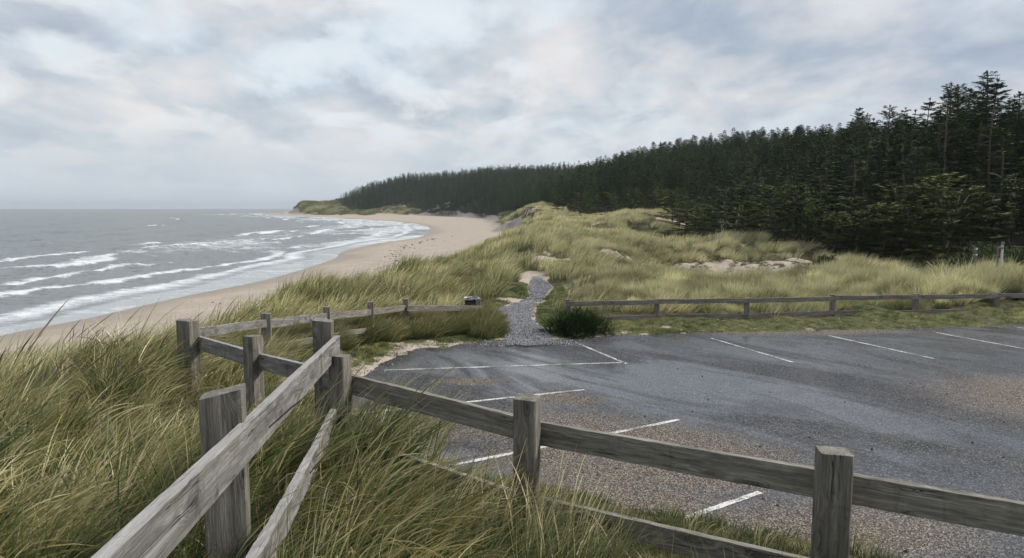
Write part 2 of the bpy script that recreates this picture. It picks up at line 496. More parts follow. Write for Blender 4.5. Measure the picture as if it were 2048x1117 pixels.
# ================================================================ sea
saz = np.radians(np.linspace(-62, 12, 520)); sr = np.concatenate([np.geomspace(18, 700, 760), np.geomspace(706, 9000, 80)])
R2, A2 = np.meshgrid(sr, saz, indexing='ij')
sx = (R2 * np.sin(A2)).ravel(); sy = (R2 * np.cos(A2)).ravel()
s_d = sdist(sx, sy, sea_poly)                      # metres off the water's edge
sh = np.array(shore)
rad = np.sqrt(sx * sx + sy * sy)
bent = s_d + 2.2 * fbm(sx / 16, sy / 28, 3, 71)    # wavy distance off shore
amp = sstep(1.5, 16, s_d)
fade = 1 - sstep(300, 900, rad)
# breakers: steep shoreward faces at a few distances, broken up along the shore
zs = np.zeros_like(sx); foam = np.zeros_like(sx)
for k, (dc, wd, a, sd_) in enumerate([(10.5, 1.5, .22, 1), (19, 1.9, .34, 2), (29, 2.2, .42, 3), (42, 2.6, .50, 4), (58, 3, .52, 5), (78, 3.4, .55, 6), (104, 3.8, .55, 7), (140, 4.5, .6, 8)]):
    j = bent + 5.0 * pnoise(sx / 30, sy / 44, 80 + sd_) - dc
    lump = sstep(.0, .55, fbm(sx / 11, sy / 17, 3, 90 + sd_) + .18)
    prof = np.where(j < 0, np.exp(-(j / (wd * .55)) ** 2), np.exp(-(j / (wd * 1.9)) ** 2))
    zs += a * prof * lump * fade
    if k in (0, 1, 2, 3, 6):
        brk = sstep(.05, .5, fbm(sx / 22, sy / 30, 4, 120 + sd_) + (.34 if k in (0, 2, 3) else .0))
        foam = np.maximum(foam, brk * np.where(j < 0, np.exp(-(j / .8) ** 2) * .7, np.exp(-(j / (2.2 + 1.4 * (k in (2, 3)))) ** 2) * 1.0))
zs += amp * fade * (.17 * fbm(sx / 3.2, sy / 2.6, 4, 75) + .06 * fbm(sx / 1.1, sy / .8, 3, 77))
zs += sstep(40, 120, s_d) * (1 - sstep(1500, 4000, rad)) * .22 * fbm(sx / 9, sy / 9, 3, 78)
wash = 1 - sstep(5.5, 8.5, bent)
wash_far = sstep(90, 150, rad) * (1 - sstep(20, 60, bent)) * .72 * (1 - sstep(520, 900, rad)) * sstep(-.5, .3, fbm(sx / 22, sy / 60, 3, 79) + .25)
foam = np.clip(np.maximum(np.maximum(foam, wash * (.42 + .5 * sstep(3.0, 5.0, bent))), wash_far), 0, 1)
spit = np.exp(-((sx + 330) / 60) ** 2 - ((sy - 850) / 120) ** 2)
foam = np.clip(foam + spit * .7 * sstep(0, .3, fbm(sx / 30, sy / 60, 2, 81) + .2), 0, 1)
film = 1 - sstep(2.5, 5.5, bent)                    # the thin sheet of water running up the sand
z_sea = SEA + zs * sstep(.5, 5, s_d) - .0 * film


def sea_material():
    m, nt, b = nodemat('sea_water'); N = NB(nt)
    co = N.objco()
    fa = N.attr('foam'); fl = N.attr('film')
    st = N.mapping(co, (1, .8, 1), (0, 0, 0), (0, 0, -.35))
    f1 = N.noise(N.mapping(co, (.45, .9, 1), (0, 0, 0), (0, 0, .25)), .55, 7, .68, .8)
    f2 = N.noise(co, 2.6, 5, .65, .6)
    fm = N.math('ADD', fa, N.math('ADD', N.math('MULTIPLY', N.math('SUBTRACT', f1, .5), 1.7), N.math('MULTIPLY', N.math('SUBTRACT', f2, .5), .7)))
    fk = N.ramp(fm, [(.42, 0.0), (.95, 1.0)])
    deep = N.ramp(N.noise(co, .045, 4, .6), [(.35, (.066, .078, .074)), (.65, (.108, .120, .110))])
    water = N.mix(fl, deep, (.30, .30, .30))
    w1 = N.noise(N.mapping(co, (.8, 1.1, 1), (0, 0, 0), (0, 0, .3)), 1.1, 5, .62, .3)
    w2 = N.noise(N.mapping(co, (.5, 1.0, 1), (0, 0, 0), (0, 0, .1)), .22, 4, .6, .4)
    h = N.math('ADD', N.math('MULTIPLY', w1, .55), N.math('MULTIPLY', w2, 1.5))
    h = N.math('MULTIPLY', h, N.math('SUBTRACT', 1.0, N.math('MULTIPLY', fl, .93)))
    h = N.math('ADD', h, N.math('MULTIPLY', fk, .06))
    nrm = N.bump(h, .9, 1.0)
    # a wind-roughened sea mirrors the sky at about half strength at any low angle, not fully as a calm pane would
    nt.nodes.remove(b)
    df = N.n('ShaderNodeBsdfDiffuse'); gl = N.n('ShaderNodeBsdfGlossy'); gl.inputs['Roughness'].default_value = .12; gl.inputs['Color'].default_value = (.93, .95, .94, 1)
    fd = N.n('ShaderNodeBsdfDiffuse'); fd.inputs[0].default_value = (.74, .78, .81, 1)
    N.l(water, df.inputs[0])
    for q_ in (df, gl, fd): N.l(nrm, q_.inputs['Normal'])
    fr = N.n('ShaderNodeFresnel'); fr.inputs['IOR'].default_value = 1.34; N.l(nrm, fr.inputs['Normal'])
    rf = N.ramp(fr.outputs[0], [(.02, .10), (.30, .46), (1.0, .56)])
    m1 = N.n('ShaderNodeMixShader'); N.l(N.mix(fl, rf, (.62, .62, .62)), m1.inputs[0]); N.l(df.outputs[0], m1.inputs[1]); N.l(gl.outputs[0], m1.inputs[2])
    m2 = N.n('ShaderNodeMixShader'); N.l(N.math('MULTIPLY', fk, .9), m2.inputs[0]); N.l(m1.outputs[0], m2.inputs[1]); N.l(fd.outputs[0], m2.inputs[2])
    N.l(m2.outputs[0], nt.nodes['Material Output'].inputs[0])
    return m


me = np_mesh('sea', np.stack([sx, sy, z_sea], 1), [grid_faces(len(sr), len(saz))], sea_material(), True,
             {'foam': ('FLOAT', foam), 'film': ('FLOAT', film)})
sea = link(bpy.data.objects.new('sea', me)); tag(sea, kind='structure')

# ================================================================ car park
def asphalt_material():
    m, nt, b = nodemat('wet_asphalt'); N = NB(nt)
    co = N.objco()
    base = N.ramp(N.noise(co, 1.2, 5, .6), [(.3, (.020, .022, .026)), (.7, (.060, .062, .069))])
    v = N.vor(co, 62, 'F1', 'Color'); sepc = N.n('ShaderNodeSeparateColor'); N.l(v, sepc.inputs[0])
    chip = sepc.outputs[0]
    vd = N.vor(co, 62, 'F1')
    base = N.mix(N.ramp(chip, [(.66, 0.0), (.96, .75)]), base, (.22, .22, .23))
    base = N.mix(N.ramp(chip, [(.05, .5), (.25, 0.0)]), base, (.025, .026, .03))
    # worn patches where the pinkish-brown chippings show
    big = N.noise(N.mapping(co, (.8, 1, 1), (4, 2, 0)), .28, 5, .62, .5)
    fine = N.noise(co, 22, 3, .6)

    def spot(x, y, rx, ry):
        mp = N.mapping(co, (1 / rx, 1 / ry, 0), (-x / rx, -y / ry, 0))
        ln = N.n('ShaderNodeVectorMath', operation='LENGTH'); N.l(mp, ln.inputs[0])
        return N.math('SUBTRACT', 1.0, ln.outputs['Value'], True)
    sp = N.math('MAXIMUM', spot(1.9, 9.6, 3.0, 2.1), spot(10.4, 12.0, 3.8, 2.6))
    for q in ((.2, 10.9, 2.6, 1.4), (3.0, 7.0, 4.0, 1.3), (.8, 12.3, 1.2, .8), (-1.9, 12.6, .8, .35), (1.2, 7.8, 2.4, 1.2), (8, 19.2, 5, .9), (-.8, 13.6, 1.1, .45), (.3, 17.5, 2.4, .5)):
        sp = N.math('MAXIMUM', sp, N.math('MULTIPLY', spot(*q), .8))
    wk = N.math('ADD', sp, N.math('ADD', N.math('MULTIPLY', N.math('SUBTRACT', big, .5), 1.1), N.math('MULTIPLY', N.math('SUBTRACT', fine, .5), .9)))
    worn = N.ramp(wk, [(.18, 0.0), (.58, 1.0)])
    brown = N.ramp(chip, [(.1, (.035, .032, .030)), (.35, (.105, .082, .062)), (.7, (.24, .185, .14)), (.95, (.42, .37, .32))])
    col = N.mix(N.math('MULTIPLY', worn, .72), base, brown)
    N.l(col, b.inputs['Base Color'])
    # wet film in long streaks
    wn_ = N.noise(N.mapping(N.mapping(co, (1, 1, 1), (0, 0, 0), (0, 0, RAD(52))), (.13, .42, 1), (1.3, 2.2, 0)), 1.15, 7, .62, 1.0)
    wet = N.ramp(wn_, [(.44, 0.0), (.56, 1.0)])
    wetm = N.math('MULTIPLY', wet, N.math('SUBTRACT', 1.0, worn))
    N.l(N.ramp(wetm, [(0, .70), (1, .16)]), b.inputs['Roughness'])
    N.l(N.ramp(wetm, [(0, .25), (1, .85)]), b.inputs['Specular IOR Level'])
    hh = N.math('ADD', N.math('MULTIPLY', vd, .008), N.math('MULTIPLY', fine, .004))
    hh = N.math('MULTIPLY', hh, N.ramp(wetm, [(0, 1.0), (1, .22)]))
    hh = N.math('MULTIPLY', hh, N.math('ADD', .7, N.math('MULTIPLY', worn, 1.0)))
    hh = N.math('ADD', hh, N.math('MULTIPLY', N.noise(co, .8, 4, .5), .02))
    N.l(N.bump(hh, .9, 1.0), b.inputs['Normal'])
    return m


cx0 = sum(p[0] for p in park_poly) / len(park_poly)
pts = []
np_ = len(park_poly)
for i in range(np_):     # push the outline out a little: the ground rises through it along a ragged edge
    a = Vector(park_poly[i - 1]); b_ = Vector(park_poly[i]); c_ = Vector(park_poly[(i + 1) % np_])
    t1 = (b_ - a).normalized(); t2 = (c_ - b_).normalized(); tt = (t1 + t2).normalized()
    nrm = Vector((-tt.y, tt.x))
    pts.append(b_ + nrm * .35)
bm = bmesh.new()
bm.faces.new([bm.verts.new((p.x, p.y, 0)) for p in pts])
bmesh.ops.triangulate(bm, faces=bm.faces)
bmesh.ops.recalc_face_normals(bm, faces=bm.faces)
if sum(f.normal.z for f in bm.faces) < 0: bmesh.ops.reverse_faces(bm, faces=bm.faces)
park = bm_obj('car_park', bm, asphalt_material()); tag(park, kind='structure')

# painted bay lines, worn through in places
m, nt, b = nodemat('road_paint'); N = NB(nt); co = N.objco()
wn1 = N.noise(co, 34, 4, .7); wn2 = N.noise(co, 2.1, 3, .6)
k = N.ramp(N.math('ADD', N.math('MULTIPLY', wn1, .65), N.math('MULTIPLY', wn2, .45)), [(.51, 0.0), (.60, 1.0)])
N.l(N.mix(k, (.66, .67, .66), (.16, .15, .14)), b.inputs['Base Color']); b.inputs['Roughness'].default_value = .6
N.l(N.bump(wn1, .4, .004), b.inputs['Normal'])
M_PAINT = m


def bay_line(p, q, w=.085):
    a = Vector(G(*p)[:2]); c = Vector(G(*q)[:2]); d = (c - a); L = d.length; d.normalize(); n = Vector((-d.y, d.x))
    ns = max(8, int(L / .06)); vs = []; fs = []
    for i in range(ns + 1):
        s = L * i / ns
        e1 = w / 2 * (1 + .16 * random.uniform(-1, 1)); e2 = w / 2 * (1 + .16 * random.uniform(-1, 1))
        c1 = a + d * s + n * e1; c2 = a + d * s - n * e2
        vs += [(c1.x, c1.y, .004), (c2.x, c2.y, .004)]
        if i: fs.append((2 * i - 2, 2 * i - 1, 2 * i + 1, 2 * i))
    return vs, fs


LINES = [((768, 741), (1252, 725.5)), ((1150, 685), (1253, 728)), ((690, 830.5), (1168, 780)), ((900, 932), (1358, 840)), ((1338, 1049), (1520, 985)),
         ((1422, 677), (1585, 725)), ((1658, 672), (1868, 718)), ((1873, 666), (2120, 711)), ((2035, 655), (2260, 690))]
av, af = [], []
for p, q in LINES:
    vs, fs = bay_line(p, q, .075 if p[0] < 1300 and p[1] < 760 or p[0] > 1400 else .085)
    o = len(av); av += vs; af += [tuple(i + o for i in f) for f in fs]
lines = link(bpy.data.objects.new('bay_markings', np_mesh('bay_markings', av, [af], M_PAINT))); tag(lines, kind='structure')

# ================================================================ gravel path
pl = smooth_line(path_l, 5); pr = smooth_line(path_r, 5)
vs = []; nc = 14
for i, (a, c) in enumerate(zip(pl, pr)):
    for j in range(nc):
        t = -.06 + 1.12 * j / (nc - 1)
        vs.append([a[0] + (c[0] - a[0]) * t, a[1] + (c[1] - a[1]) * t, 0])
vs = np.array(vs)
vz = height(vs[:, 0], vs[:, 1])[0]
tt = np.tile(np.linspace(-1, 1, nc), len(pl))
vs[:, 2] = np.maximum(vz, 0.0) + .008 + .02 * np.clip((vs[:, 1] - vs[:, 1].min()) / 1.0, 0, 1) - .05 * np.abs(tt) ** 3 + .012 * fbm(vs[:, 0] * 2, vs[:, 1] * 2, 2, 5)
m, nt, b = nodemat('path_gravel'); N = NB(nt); co = N.objco()
vc = N.vor(co, 48, 'F1', 'Color'); s_ = N.n('ShaderNodeSeparateColor'); N.l(vc, s_.inputs[0]); vd = N.vor(co, 48)
N.l(N.ramp(s_.outputs[0], [(.0, (.07, .072, .08)), (.5, (.20, .205, .225)), (1, (.38, .38, .41))]), b.inputs['Base Color'])
b.inputs['Roughness'].default_value = .7
N.l(N.bump(N.math('MULTIPLY', vd, -.02), 1.0, 1.0), b.inputs['Normal'])
M_GRAVEL = m
gp = link(bpy.data.objects.new('path', np_mesh('path', vs, [grid_faces(len(pl), nc)[:, ::-1]], M_GRAVEL, True))); tag(gp, kind='structure')
# ================================================================ weathered timber
def wood_material(name, dark, mid, light, algae=.35):
    m, nt, b = nodemat(name); N = NB(nt)
    co = N.objco()
    oi = N.n('ShaderNodeObjectInfo').outputs['Random']
    off = N.n('ShaderNodeCombineXYZ'); N.l(N.math('MULTIPLY', oi, 37.0), off.inputs[0]); N.l(N.math('MULTIPLY', oi, 11.0), off.inputs[1])
    add = N.n('ShaderNodeVectorMath', operation='ADD'); N.l(co, add.inputs[0]); N.l(off.outputs[0], add.inputs[1])
    p = add.outputs[0]
    # knots: few, the grain bends round them
    kv = N.n('ShaderNodeTexVoronoi'); kv.feature = 'F1'; kv.inputs['Scale'].default_value = 1.0
    N.l(N.mapping(p, (2.1, 5.5, 5.5)), kv.inputs['Vector'])
    kd = kv.outputs['Distance']
    kn = N.ramp(kd, [(0.0, 1.0), (.33, 0.0)])
    sc_ = N.mapping(p, (1.3, 26, 26))
    wob = N.noise(N.mapping(p, (2.0, 3, 3)), 1.6, 3, .5)
    comb = N.n('ShaderNodeCombineXYZ')
    sh_ = N.math('ADD', N.math('MULTIPLY', kn, 2.2), N.math('MULTIPLY', wob, 3.2))
    N.l(sh_, comb.inputs[1]); N.l(sh_, comb.inputs[2])
    ad2 = N.n('ShaderNodeVectorMath', operation='ADD'); N.l(sc_, ad2.inputs[0]); N.l(comb.outputs[0], ad2.inputs[1])
    grain = N.noise(ad2.outputs[0], 1.0, 5, .65)
    fine = N.noise(N.mapping(p, (4, 95, 95)), 1.0, 3, .6)
    crack = N.noise(N.mapping(p, (1.0, 38, 38), (5, 2, 1)), 1.0, 3, .5, .6)
    ck = N.ramp(crack, [(.492, 0.0), (.502, 1.0), (.512, 0.0)])
    ckm = N.math('MULTIPLY', ck, N.ramp(N.noise(N.mapping(p, (1.2, 6, 6)), 1.5, 2, .5), [(.5, 0.0), (.56, 1.0)]))
    col = N.ramp(grain, [(.28, dark), (.5, mid), (.72, light)])
    col = N.mix(N.math('MULTIPLY', N.ramp(fine, [(.4, 1.0), (.62, 0.0)]), .45), col, dark)
    blot = N.noise(p, 3.0, 4, .6)
    col = N.mix(N.math('MULTIPLY', N.ramp(blot, [(.5, 0.0), (.7, 1.0)]), algae), col, tuple(c * f for c, f in zip(mid, (.62, .68, .45))))
    stain = N.noise(N.mapping(p, (9, 2, 2)), 1.0, 4, .7, .5)
    col = N.mix(N.math('MULTIPLY', N.ramp(stain, [(.58, 0.0), (.66, 1.0)]), .55 if algae < .3 else .22), col, tuple(c * .35 for c in dark))
    rings = N.math('SINE', N.math('MULTIPLY', kd, 95.0))
    kr = N.math('MULTIPLY', N.ramp(kd, [(0.0, 1.0), (.16, .55), (.24, 0.0)]), N.math('ADD', N.math('MULTIPLY', rings, .25), .65))
    col = N.mix(kr, col, tuple(c * .45 for c in dark))
    col = N.mix(ckm, col, (.012, .011, .010))
    # lichen flecks
    lv = N.vor(p, 55); lm = N.math('MULTIPLY', N.ramp(lv, [(.10, 1.0), (.2, 0.0)]), N.ramp(N.noise(p, 6, 3, .6), [(.56, 0.0), (.66, .7)]))
    col = N.mix(lm, col, (.36, .37, .30))
    # upward faces are mixed towards a lighter tone
    gn = N.n('ShaderNodeNewGeometry').outputs['Normal']; sg = N.n('ShaderNodeSeparateXYZ'); N.l(gn, sg.inputs[0])
    top = N.ramp(sg.outputs[2], [(.6, 0.0), (.9, .45 if algae < .3 else .12)])
    col = N.mix(top, col, tuple(min(.6, c * 1.35) for c in light))
    N.l(col, b.inputs['Base Color'])
    b.inputs['Roughness'].default_value = .82; b.inputs['Specular IOR Level'].default_value = .25
    h = N.math('ADD', N.math('MULTIPLY', grain, .006), N.math('MULTIPLY', fine, .0025))
    h = N.math('SUBTRACT', h, N.math('MULTIPLY', ckm, .008)); h = N.math('SUBTRACT', h, N.math('MULTIPLY', kr, .002))
    N.l(N.bump(h, 1.0, 1.0), b.inputs['Normal'])
    return m


M_RAIL = wood_material('silver_timber', (.085, .082, .08), (.205, .20, .195), (.36, .355, .35), .25)
M_POST = wood_material('brown_grey_timber', (.068, .062, .054), (.185, .172, .152), (.33, .312, .285), .3)
M_RAILG = wood_material('green_grey_timber', (.085, .080, .070), (.235, .222, .195), (.40, .385, .345), .4)
M_FAR = wood_material('dark_timber', (.085, .077, .070), (.22, .203, .185), (.35, .33, .305), .3)
m, nt, b = nodemat('galvanised_steel'); b.inputs['Metallic'].default_value = .9; b.inputs['Base Color'].default_value = (.25, .25, .26, 1); b.inputs['Roughness'].default_value = .5
M_STEEL = m


def timber(name, p0, p1, w, h, mat, parent, up=(0, 0, 1), slant=0.0, bow=.0, rough=.0022, sl2=0.0):
    """a sawn timber from p0 to p1, w across, h along `up`; the grain runs along its own X"""
    p0 = Vector(p0); p1 = Vector(p1); X = (p1 - p0); L = X.length; X.normalize()
    up = Vector(up); Y = up.cross(X).normalized(); Z = X.cross(Y).normalized()
    ns = max(4, int(L / .07)); c = min(w, h) * .06
    sec = [(-w / 2 + c, -h / 2), (0, -h / 2), (w / 2 - c, -h / 2), (w / 2, -h / 2 + c), (w / 2, -h / 6), (w / 2, h / 6), (w / 2, h / 2 - c), (w / 2 - c, h / 2), (0, h / 2),
           (-w / 2 + c, h / 2), (-w / 2, h / 2 - c), (-w / 2, h / 6), (-w / 2, -h / 6), (-w / 2, -h / 2 + c)]
    m_ = len(sec); vs = []
    sd = random.uniform(0, 500)
    xs = np.linspace(0, 1, ns + 1)
    wob = pnoise(xs * L * .9 + sd, xs * 0 + 3.3) * bow
    wob2 = pnoise(xs * L * .8 + sd, xs * 0 + 8.3) * bow
    for i, t in enumerate(xs):
        for j, (y, z) in enumerate(sec):
            xx = t * L
            if t == 1: xx += slant * z + sl2 * y + random.uniform(-1, 1) * rough
            vs.append((xx, y + wob[i] + random.uniform(-1, 1) * rough, z + wob2[i] + random.uniform(-1, 1) * rough))
    fs = []
    for i in range(ns):
        for j in range(m_):
            a = i * m_ + j; b_ = i * m_ + (j + 1) % m_
            fs.append((a, b_, b_ + m_, a + m_))
    bm = bmesh.new(); bv = [bm.verts.new(v) for v in vs]
    for f in fs: bm.faces.new([bv[k] for k in f])
    bm.faces.new([bv[k] for k in range(m_)][::-1]); bm.faces.new([bv[ns * m_ + k] for k in range(m_)])
    bmesh.ops.recalc_face_normals(bm, faces=bm.faces)
    o = bm_obj(name, bm, mat)
    M = Matrix((X, Y, Z)).transposed().to_4x4(); M.translation = p0
    if parent is not None:
        o.parent = parent
        M = Matrix.Translation(-parent.location) @ M
    o.matrix_local = M
    return o


def post(par, p, top, wid, dep, ang, mat, sink=None, slant=0.0, sl2=0.0, lean=(0, 0)):
    """upright square post whose faces are turned by ang about the vertical"""
    base = (hz(p[0], p[1]) if sink is None else sink) - .3
    u = (-math.sin(ang), math.cos(ang), 0)
    return timber('post', (p[0], p[1], base), (p[0] + lean[0], p[1] + lean[1], top), wid, dep, mat, par, up=u, slant=slant, sl2=sl2, rough=.0016)


def bolt(par_post, loc, n):
    """a bolt head on the face of a post"""
    bm = bmesh.new()
    bmesh.ops.create_cone(bm, cap_ends=True, segments=8, radius1=.011, radius2=.008, depth=.008)
    o = bm_obj('bolt', bm, M_STEEL)
    o.parent = par_post
    q = Vector(n).to_track_quat('Z', 'Y').to_matrix().to_4x4(); q.translation = Vector(loc)
    o.matrix_parent_inverse = Matrix.Identity(4)
    o.matrix_local = (Matrix.Translation(par_post.parent.location) @ par_post.matrix_local).inverted() @ q
    return o


# ---- the near fence that runs out from beside the camera to the corner
fA = empty('rail_fence', (-1.25, 3.4, hz(-1.25, 3.4)), 'nearest fence, silvery rails running from the bottom edge up to the corner posts', 'fence', 'weathered timber post and rail fences')
pA0 = Vector(P(430, 913, 2.25)) - Vector((.02, 0, 0)); pA1 = Vector(P(678, 675, 5.4)) - Vector((.02, 0, 0))
dA = (pA1 - pA0)


def on_A(y, dz=0.0):
    t = (y - pA0.y) / (pA1.y - pA0.y)
    p = pA0 + dA * t
    return Vector((p.x, p.y, p.z + dz))


hr = .152
timber('rail', on_A(.55, -hr / 2), on_A(5.42, -hr / 2 + .01), .045, hr, M_RAIL, fA, bow=.003, rough=.0008)
lo0 = Vector(P(507, 1117, 2.35)); lo1 = Vector(P(676, 808, 5.2)); dl = lo1 - lo0
timber('rail', lo0 - dl * .75 + Vector((0, 0, -.05)), lo1 + dl * .04 + Vector((0, 0, -.05)), .045, .12, M_RAIL, fA, bow=.014)
angA = math.atan2(dA.y, dA.x)
for zz_ in (-.035, -.075, -.112):
    bm = bmesh.new(); bmesh.ops.create_cone(bm, cap_ends=True, segments=8, radius1=.0045, radius2=.0035, depth=.004)
    nl_ = bm_obj('nail', bm, M_STEEL, fA)
    c_ = on_A(2.66 + random.uniform(-.01, .01), zz_) + Vector((dA.y, -dA.x, 0)).normalized() * .0235
    M_ = Vector((dA.y, -dA.x, 0)).to_track_quat('Z', 'Y').to_matrix().to_4x4(); M_.translation = c_ - fA.location; nl_.matrix_local = M_
q = P(447, 783, 2.72)
pA = post(fA, (q[0] - .004, q[1]), q[2], .165, .11, .26, M_POST, slant=.0, sl2=.20)
q = P(646, 641, 5.42)
pC = post(fA, (q[0], q[1]), q[2], .15, .13, .12, M_POST, sl2=-.12)

# ---- the fence along the top of the bank, both sides of the corner
fB = empty('rail_fence', (.09, 4.2, hz(.09, 4.2)), 'fence along the bank in front of the asphalt, running off at the right edge', 'fence', 'weathered timber post and rail fences')
bt = [P(381, 642, 7.4), P(505, 672, 6.3), P(679, 711, 5.0), P(1054, 795, 4.1), P(1669, 902, 3.2)]
bt.append((bt[4][0] + 1.48, bt[4][1] - .9, bt[4][2] - .02))
angB = math.atan2(bt[4][1] - bt[3][1], bt[4][0] - bt[3][0])
for i, p in enumerate(bt):
    an = math.atan2(bt[2][1] - bt[0][1], bt[2][0] - bt[0][0]) if i < 2 else angB
    an = {0: an * .75, 1: an * .7, 2: -.35, 3: angB * .55, 4: angB * .3, 5: angB}[i]
    w_ = {0: .14, 1: .14, 2: .13}.get(i, .145)
    post(fB, p[:2], p[2], w_, .125, an, M_POST, sl2=random.uniform(-.05, .05), slant=random.uniform(-.05, .05))
tops = [P(390, 672, 7.46), P(506, 705.5, 6.38), P(684, 747, 5.1), P(1054, 841, 4.22), P(1669, 946, 3.32)]
tops.append(tuple(Vector(tops[4]) + (Vector(tops[4]) - Vector(tops[3]))))
for i in range(5):
    a = Vector(tops[i]); c = Vector(tops[i + 1]); d = (c - a)
    n = Vector((d.y, -d.x, 0)).normalized() * -.025
    timber('rail', a + d * .004 + n - Vector((0, 0, .075)), c - d * .004 + n - Vector((0, 0, .075)), .042, .15, M_RAIL if i < 2 else M_RAILG, fB, bow=.006)
    if i >= 2:
        lw = Vector((0, 0, -.075 - .49))
        timber('rail', a + d * .004 + n + lw, c - d * .004 + n + lw, .042, .14, M_RAILG, fB, bow=.010)

# ---- the fence that drops down the far side to the gap
fD = empty('rail_fence', (-3.7, 13, hz(-3.7, 13)), 'fence stepping down the slope from the left corner post to the path gap', 'fence', 'weathered timber post and rail fences')
dt = [P(369, 640, 7.62), P(532, 627, 11.5), P(653, 614, 14.2), P(741, 604, 16.6), P(811, 598, 18.4), P(957, 598, 20.2)]
for i, p in enumerate(dt):
    nx = dt[min(i + 1, 5)]; pv = dt[max(i - 1, 0)]
    post(fD, p[:2], p[2], .15, .13, math.atan2(nx[1] - pv[1], nx[0] - pv[0]) * .12, M_POST if i < 2 else M_FAR, sl2=random.uniform(-.08, .08))
rt = [P(384, 657.5, 7.62), P(532, 640, 11.42), P(653, 627, 14.1), P(741, 618.5, 16.5), P(811, 611, 18.3), P(960, 611.5, 20.1)]
for i in range(5):
    a = Vector(rt[i]); c = Vector(rt[i + 1]); d = c - a
    n = Vector((d.y, -d.x, 0)).normalized() * (.07 if i == 4 else -.02)
    hh_ = .125 if i < 1 else .15
    timber('rail', a + n - Vector((0, 0, hh_ / 2)), c + n - Vector((0, 0, hh_ / 2)), .042, hh_, M_RAIL if i < 2 else M_FAR, fD, bow=.008)
    if i in (1, 2, 4):
        lw = Vector((0, 0, -.075 - .43))
        timber('rail', a + n + lw, c + n + lw, .042, .12, M_FAR, fD, bow=.015)

# ---- the long fence beyond the car park
fE = empty('rail_fence', (8, 21, 0), 'long two-rail fence along the far side of the car park', 'fence', 'weathered timber post and rail fences')
et = [P(1136, 600, 20.0), P(1314, 597, 20.45), P(1494, 595, 20.8), P(1666, 590, 21.2), P(1832, 588, 21.5), P(1994, 585, 21.8), P(2160, 583, 22.1)]
for i, p in enumerate(et):
    post(fE, p[:2], p[2] + random.uniform(-.02, .02), .145, .13, random.uniform(-.1, .1), M_FAR, sink=0.0, sl2=random.uniform(-.1, .1))
for i in range(6):
    a = Vector(et[i]); c = Vector(et[i + 1]); n = Vector((0, -.088, 0))
    zt1 = .70 + random.uniform(-.01, .01)
    for zc_, hh_ in ((zt1, .14), (.235, .13)):
        if i == 0 and zc_ < .5: a2 = a.lerp(c, .42)
        else: a2 = a
        a2 = Vector((a2.x - (.07 if i == 0 and zc_ > .5 else 0) + .003, a2.y, zc_ + (.012 if i % 2 else 0))) + n
        c2 = Vector((c.x - .003, c.y, zc_ + random.uniform(-.015, .015))) + n
        timber('rail', a2, c2, .042, hh_, M_FAR, fE, bow=.012)
# ================================================================ scattering on the ground
def gn_scatter(name, pts, rot, scl, var, tone, sources, kind='stuff'):
    """one object: a point per tuft, each an instanced copy of one of the source meshes (built with geometry nodes)"""
    me = np_mesh(name, pts, [], None, False, {'rot': ('FLOAT_VECTOR', rot), 'scl': ('FLOAT', scl), 'var': ('INT', var.astype(np.int32)), 'tone': ('FLOAT_VECTOR', tone)})
    o = link(bpy.data.objects.new(name, me)); tag(o, kind=kind)
    ng = bpy.data.node_groups.new(name, 'GeometryNodeTree')
    ng.interface.new_socket('Geometry', in_out='INPUT', socket_type='NodeSocketGeometry')
    ng.interface.new_socket('Geometry', in_out='OUTPUT', socket_type='NodeSocketGeometry')
    gi = ng.nodes.new('NodeGroupInput'); go = ng.nodes.new('NodeGroupOutput')
    m2p = ng.nodes.new('GeometryNodeMeshToPoints'); ng.links.new(gi.outputs[0], m2p.inputs[0])

    def na(nm, t):
        n = ng.nodes.new('GeometryNodeInputNamedAttribute'); n.data_type = t; n.inputs[0].default_value = nm
        return n.outputs[0]
    r = na('rot', 'FLOAT_VECTOR'); s = na('scl', 'FLOAT'); v = na('var', 'INT')
    e2r = ng.nodes.new('FunctionNodeEulerToRotation'); ng.links.new(r, e2r.inputs[0])
    jn = ng.nodes.new('GeometryNodeJoinGeometry')
    for i, so_ in enumerate(sources):
        cmp_ = ng.nodes.new('FunctionNodeCompare'); cmp_.data_type = 'INT'; cmp_.operation = 'EQUAL'
        ii = [x for x in cmp_.inputs if x.type == 'INT']
        ng.links.new(v, ii[0]); ii[1].default_value = i
        oi = ng.nodes.new('GeometryNodeObjectInfo'); oi.inputs[0].default_value = so_; oi.transform_space = 'ORIGINAL'
        iop = ng.nodes.new('GeometryNodeInstanceOnPoints')
        ng.links.new(m2p.outputs[0], iop.inputs['Points']); ng.links.new(cmp_.outputs[0], iop.inputs['Selection'])
        ng.links.new(oi.outputs['Geometry'], iop.inputs['Instance'])
        ng.links.new(e2r.outputs[0], iop.inputs['Rotation']); ng.links.new(s, iop.inputs['Scale'])
        ng.links.new(iop.outputs[0], jn.inputs[0])
    ng.links.new(jn.outputs[0], go.inputs[0])
    md = o.modifiers.new('scatter', 'NODES'); md.node_group = ng
    return o


def source(name, me):
    """a mesh used only through instances; it is not placed in the scene itself"""
    return bpy.data.objects.new(name, me)


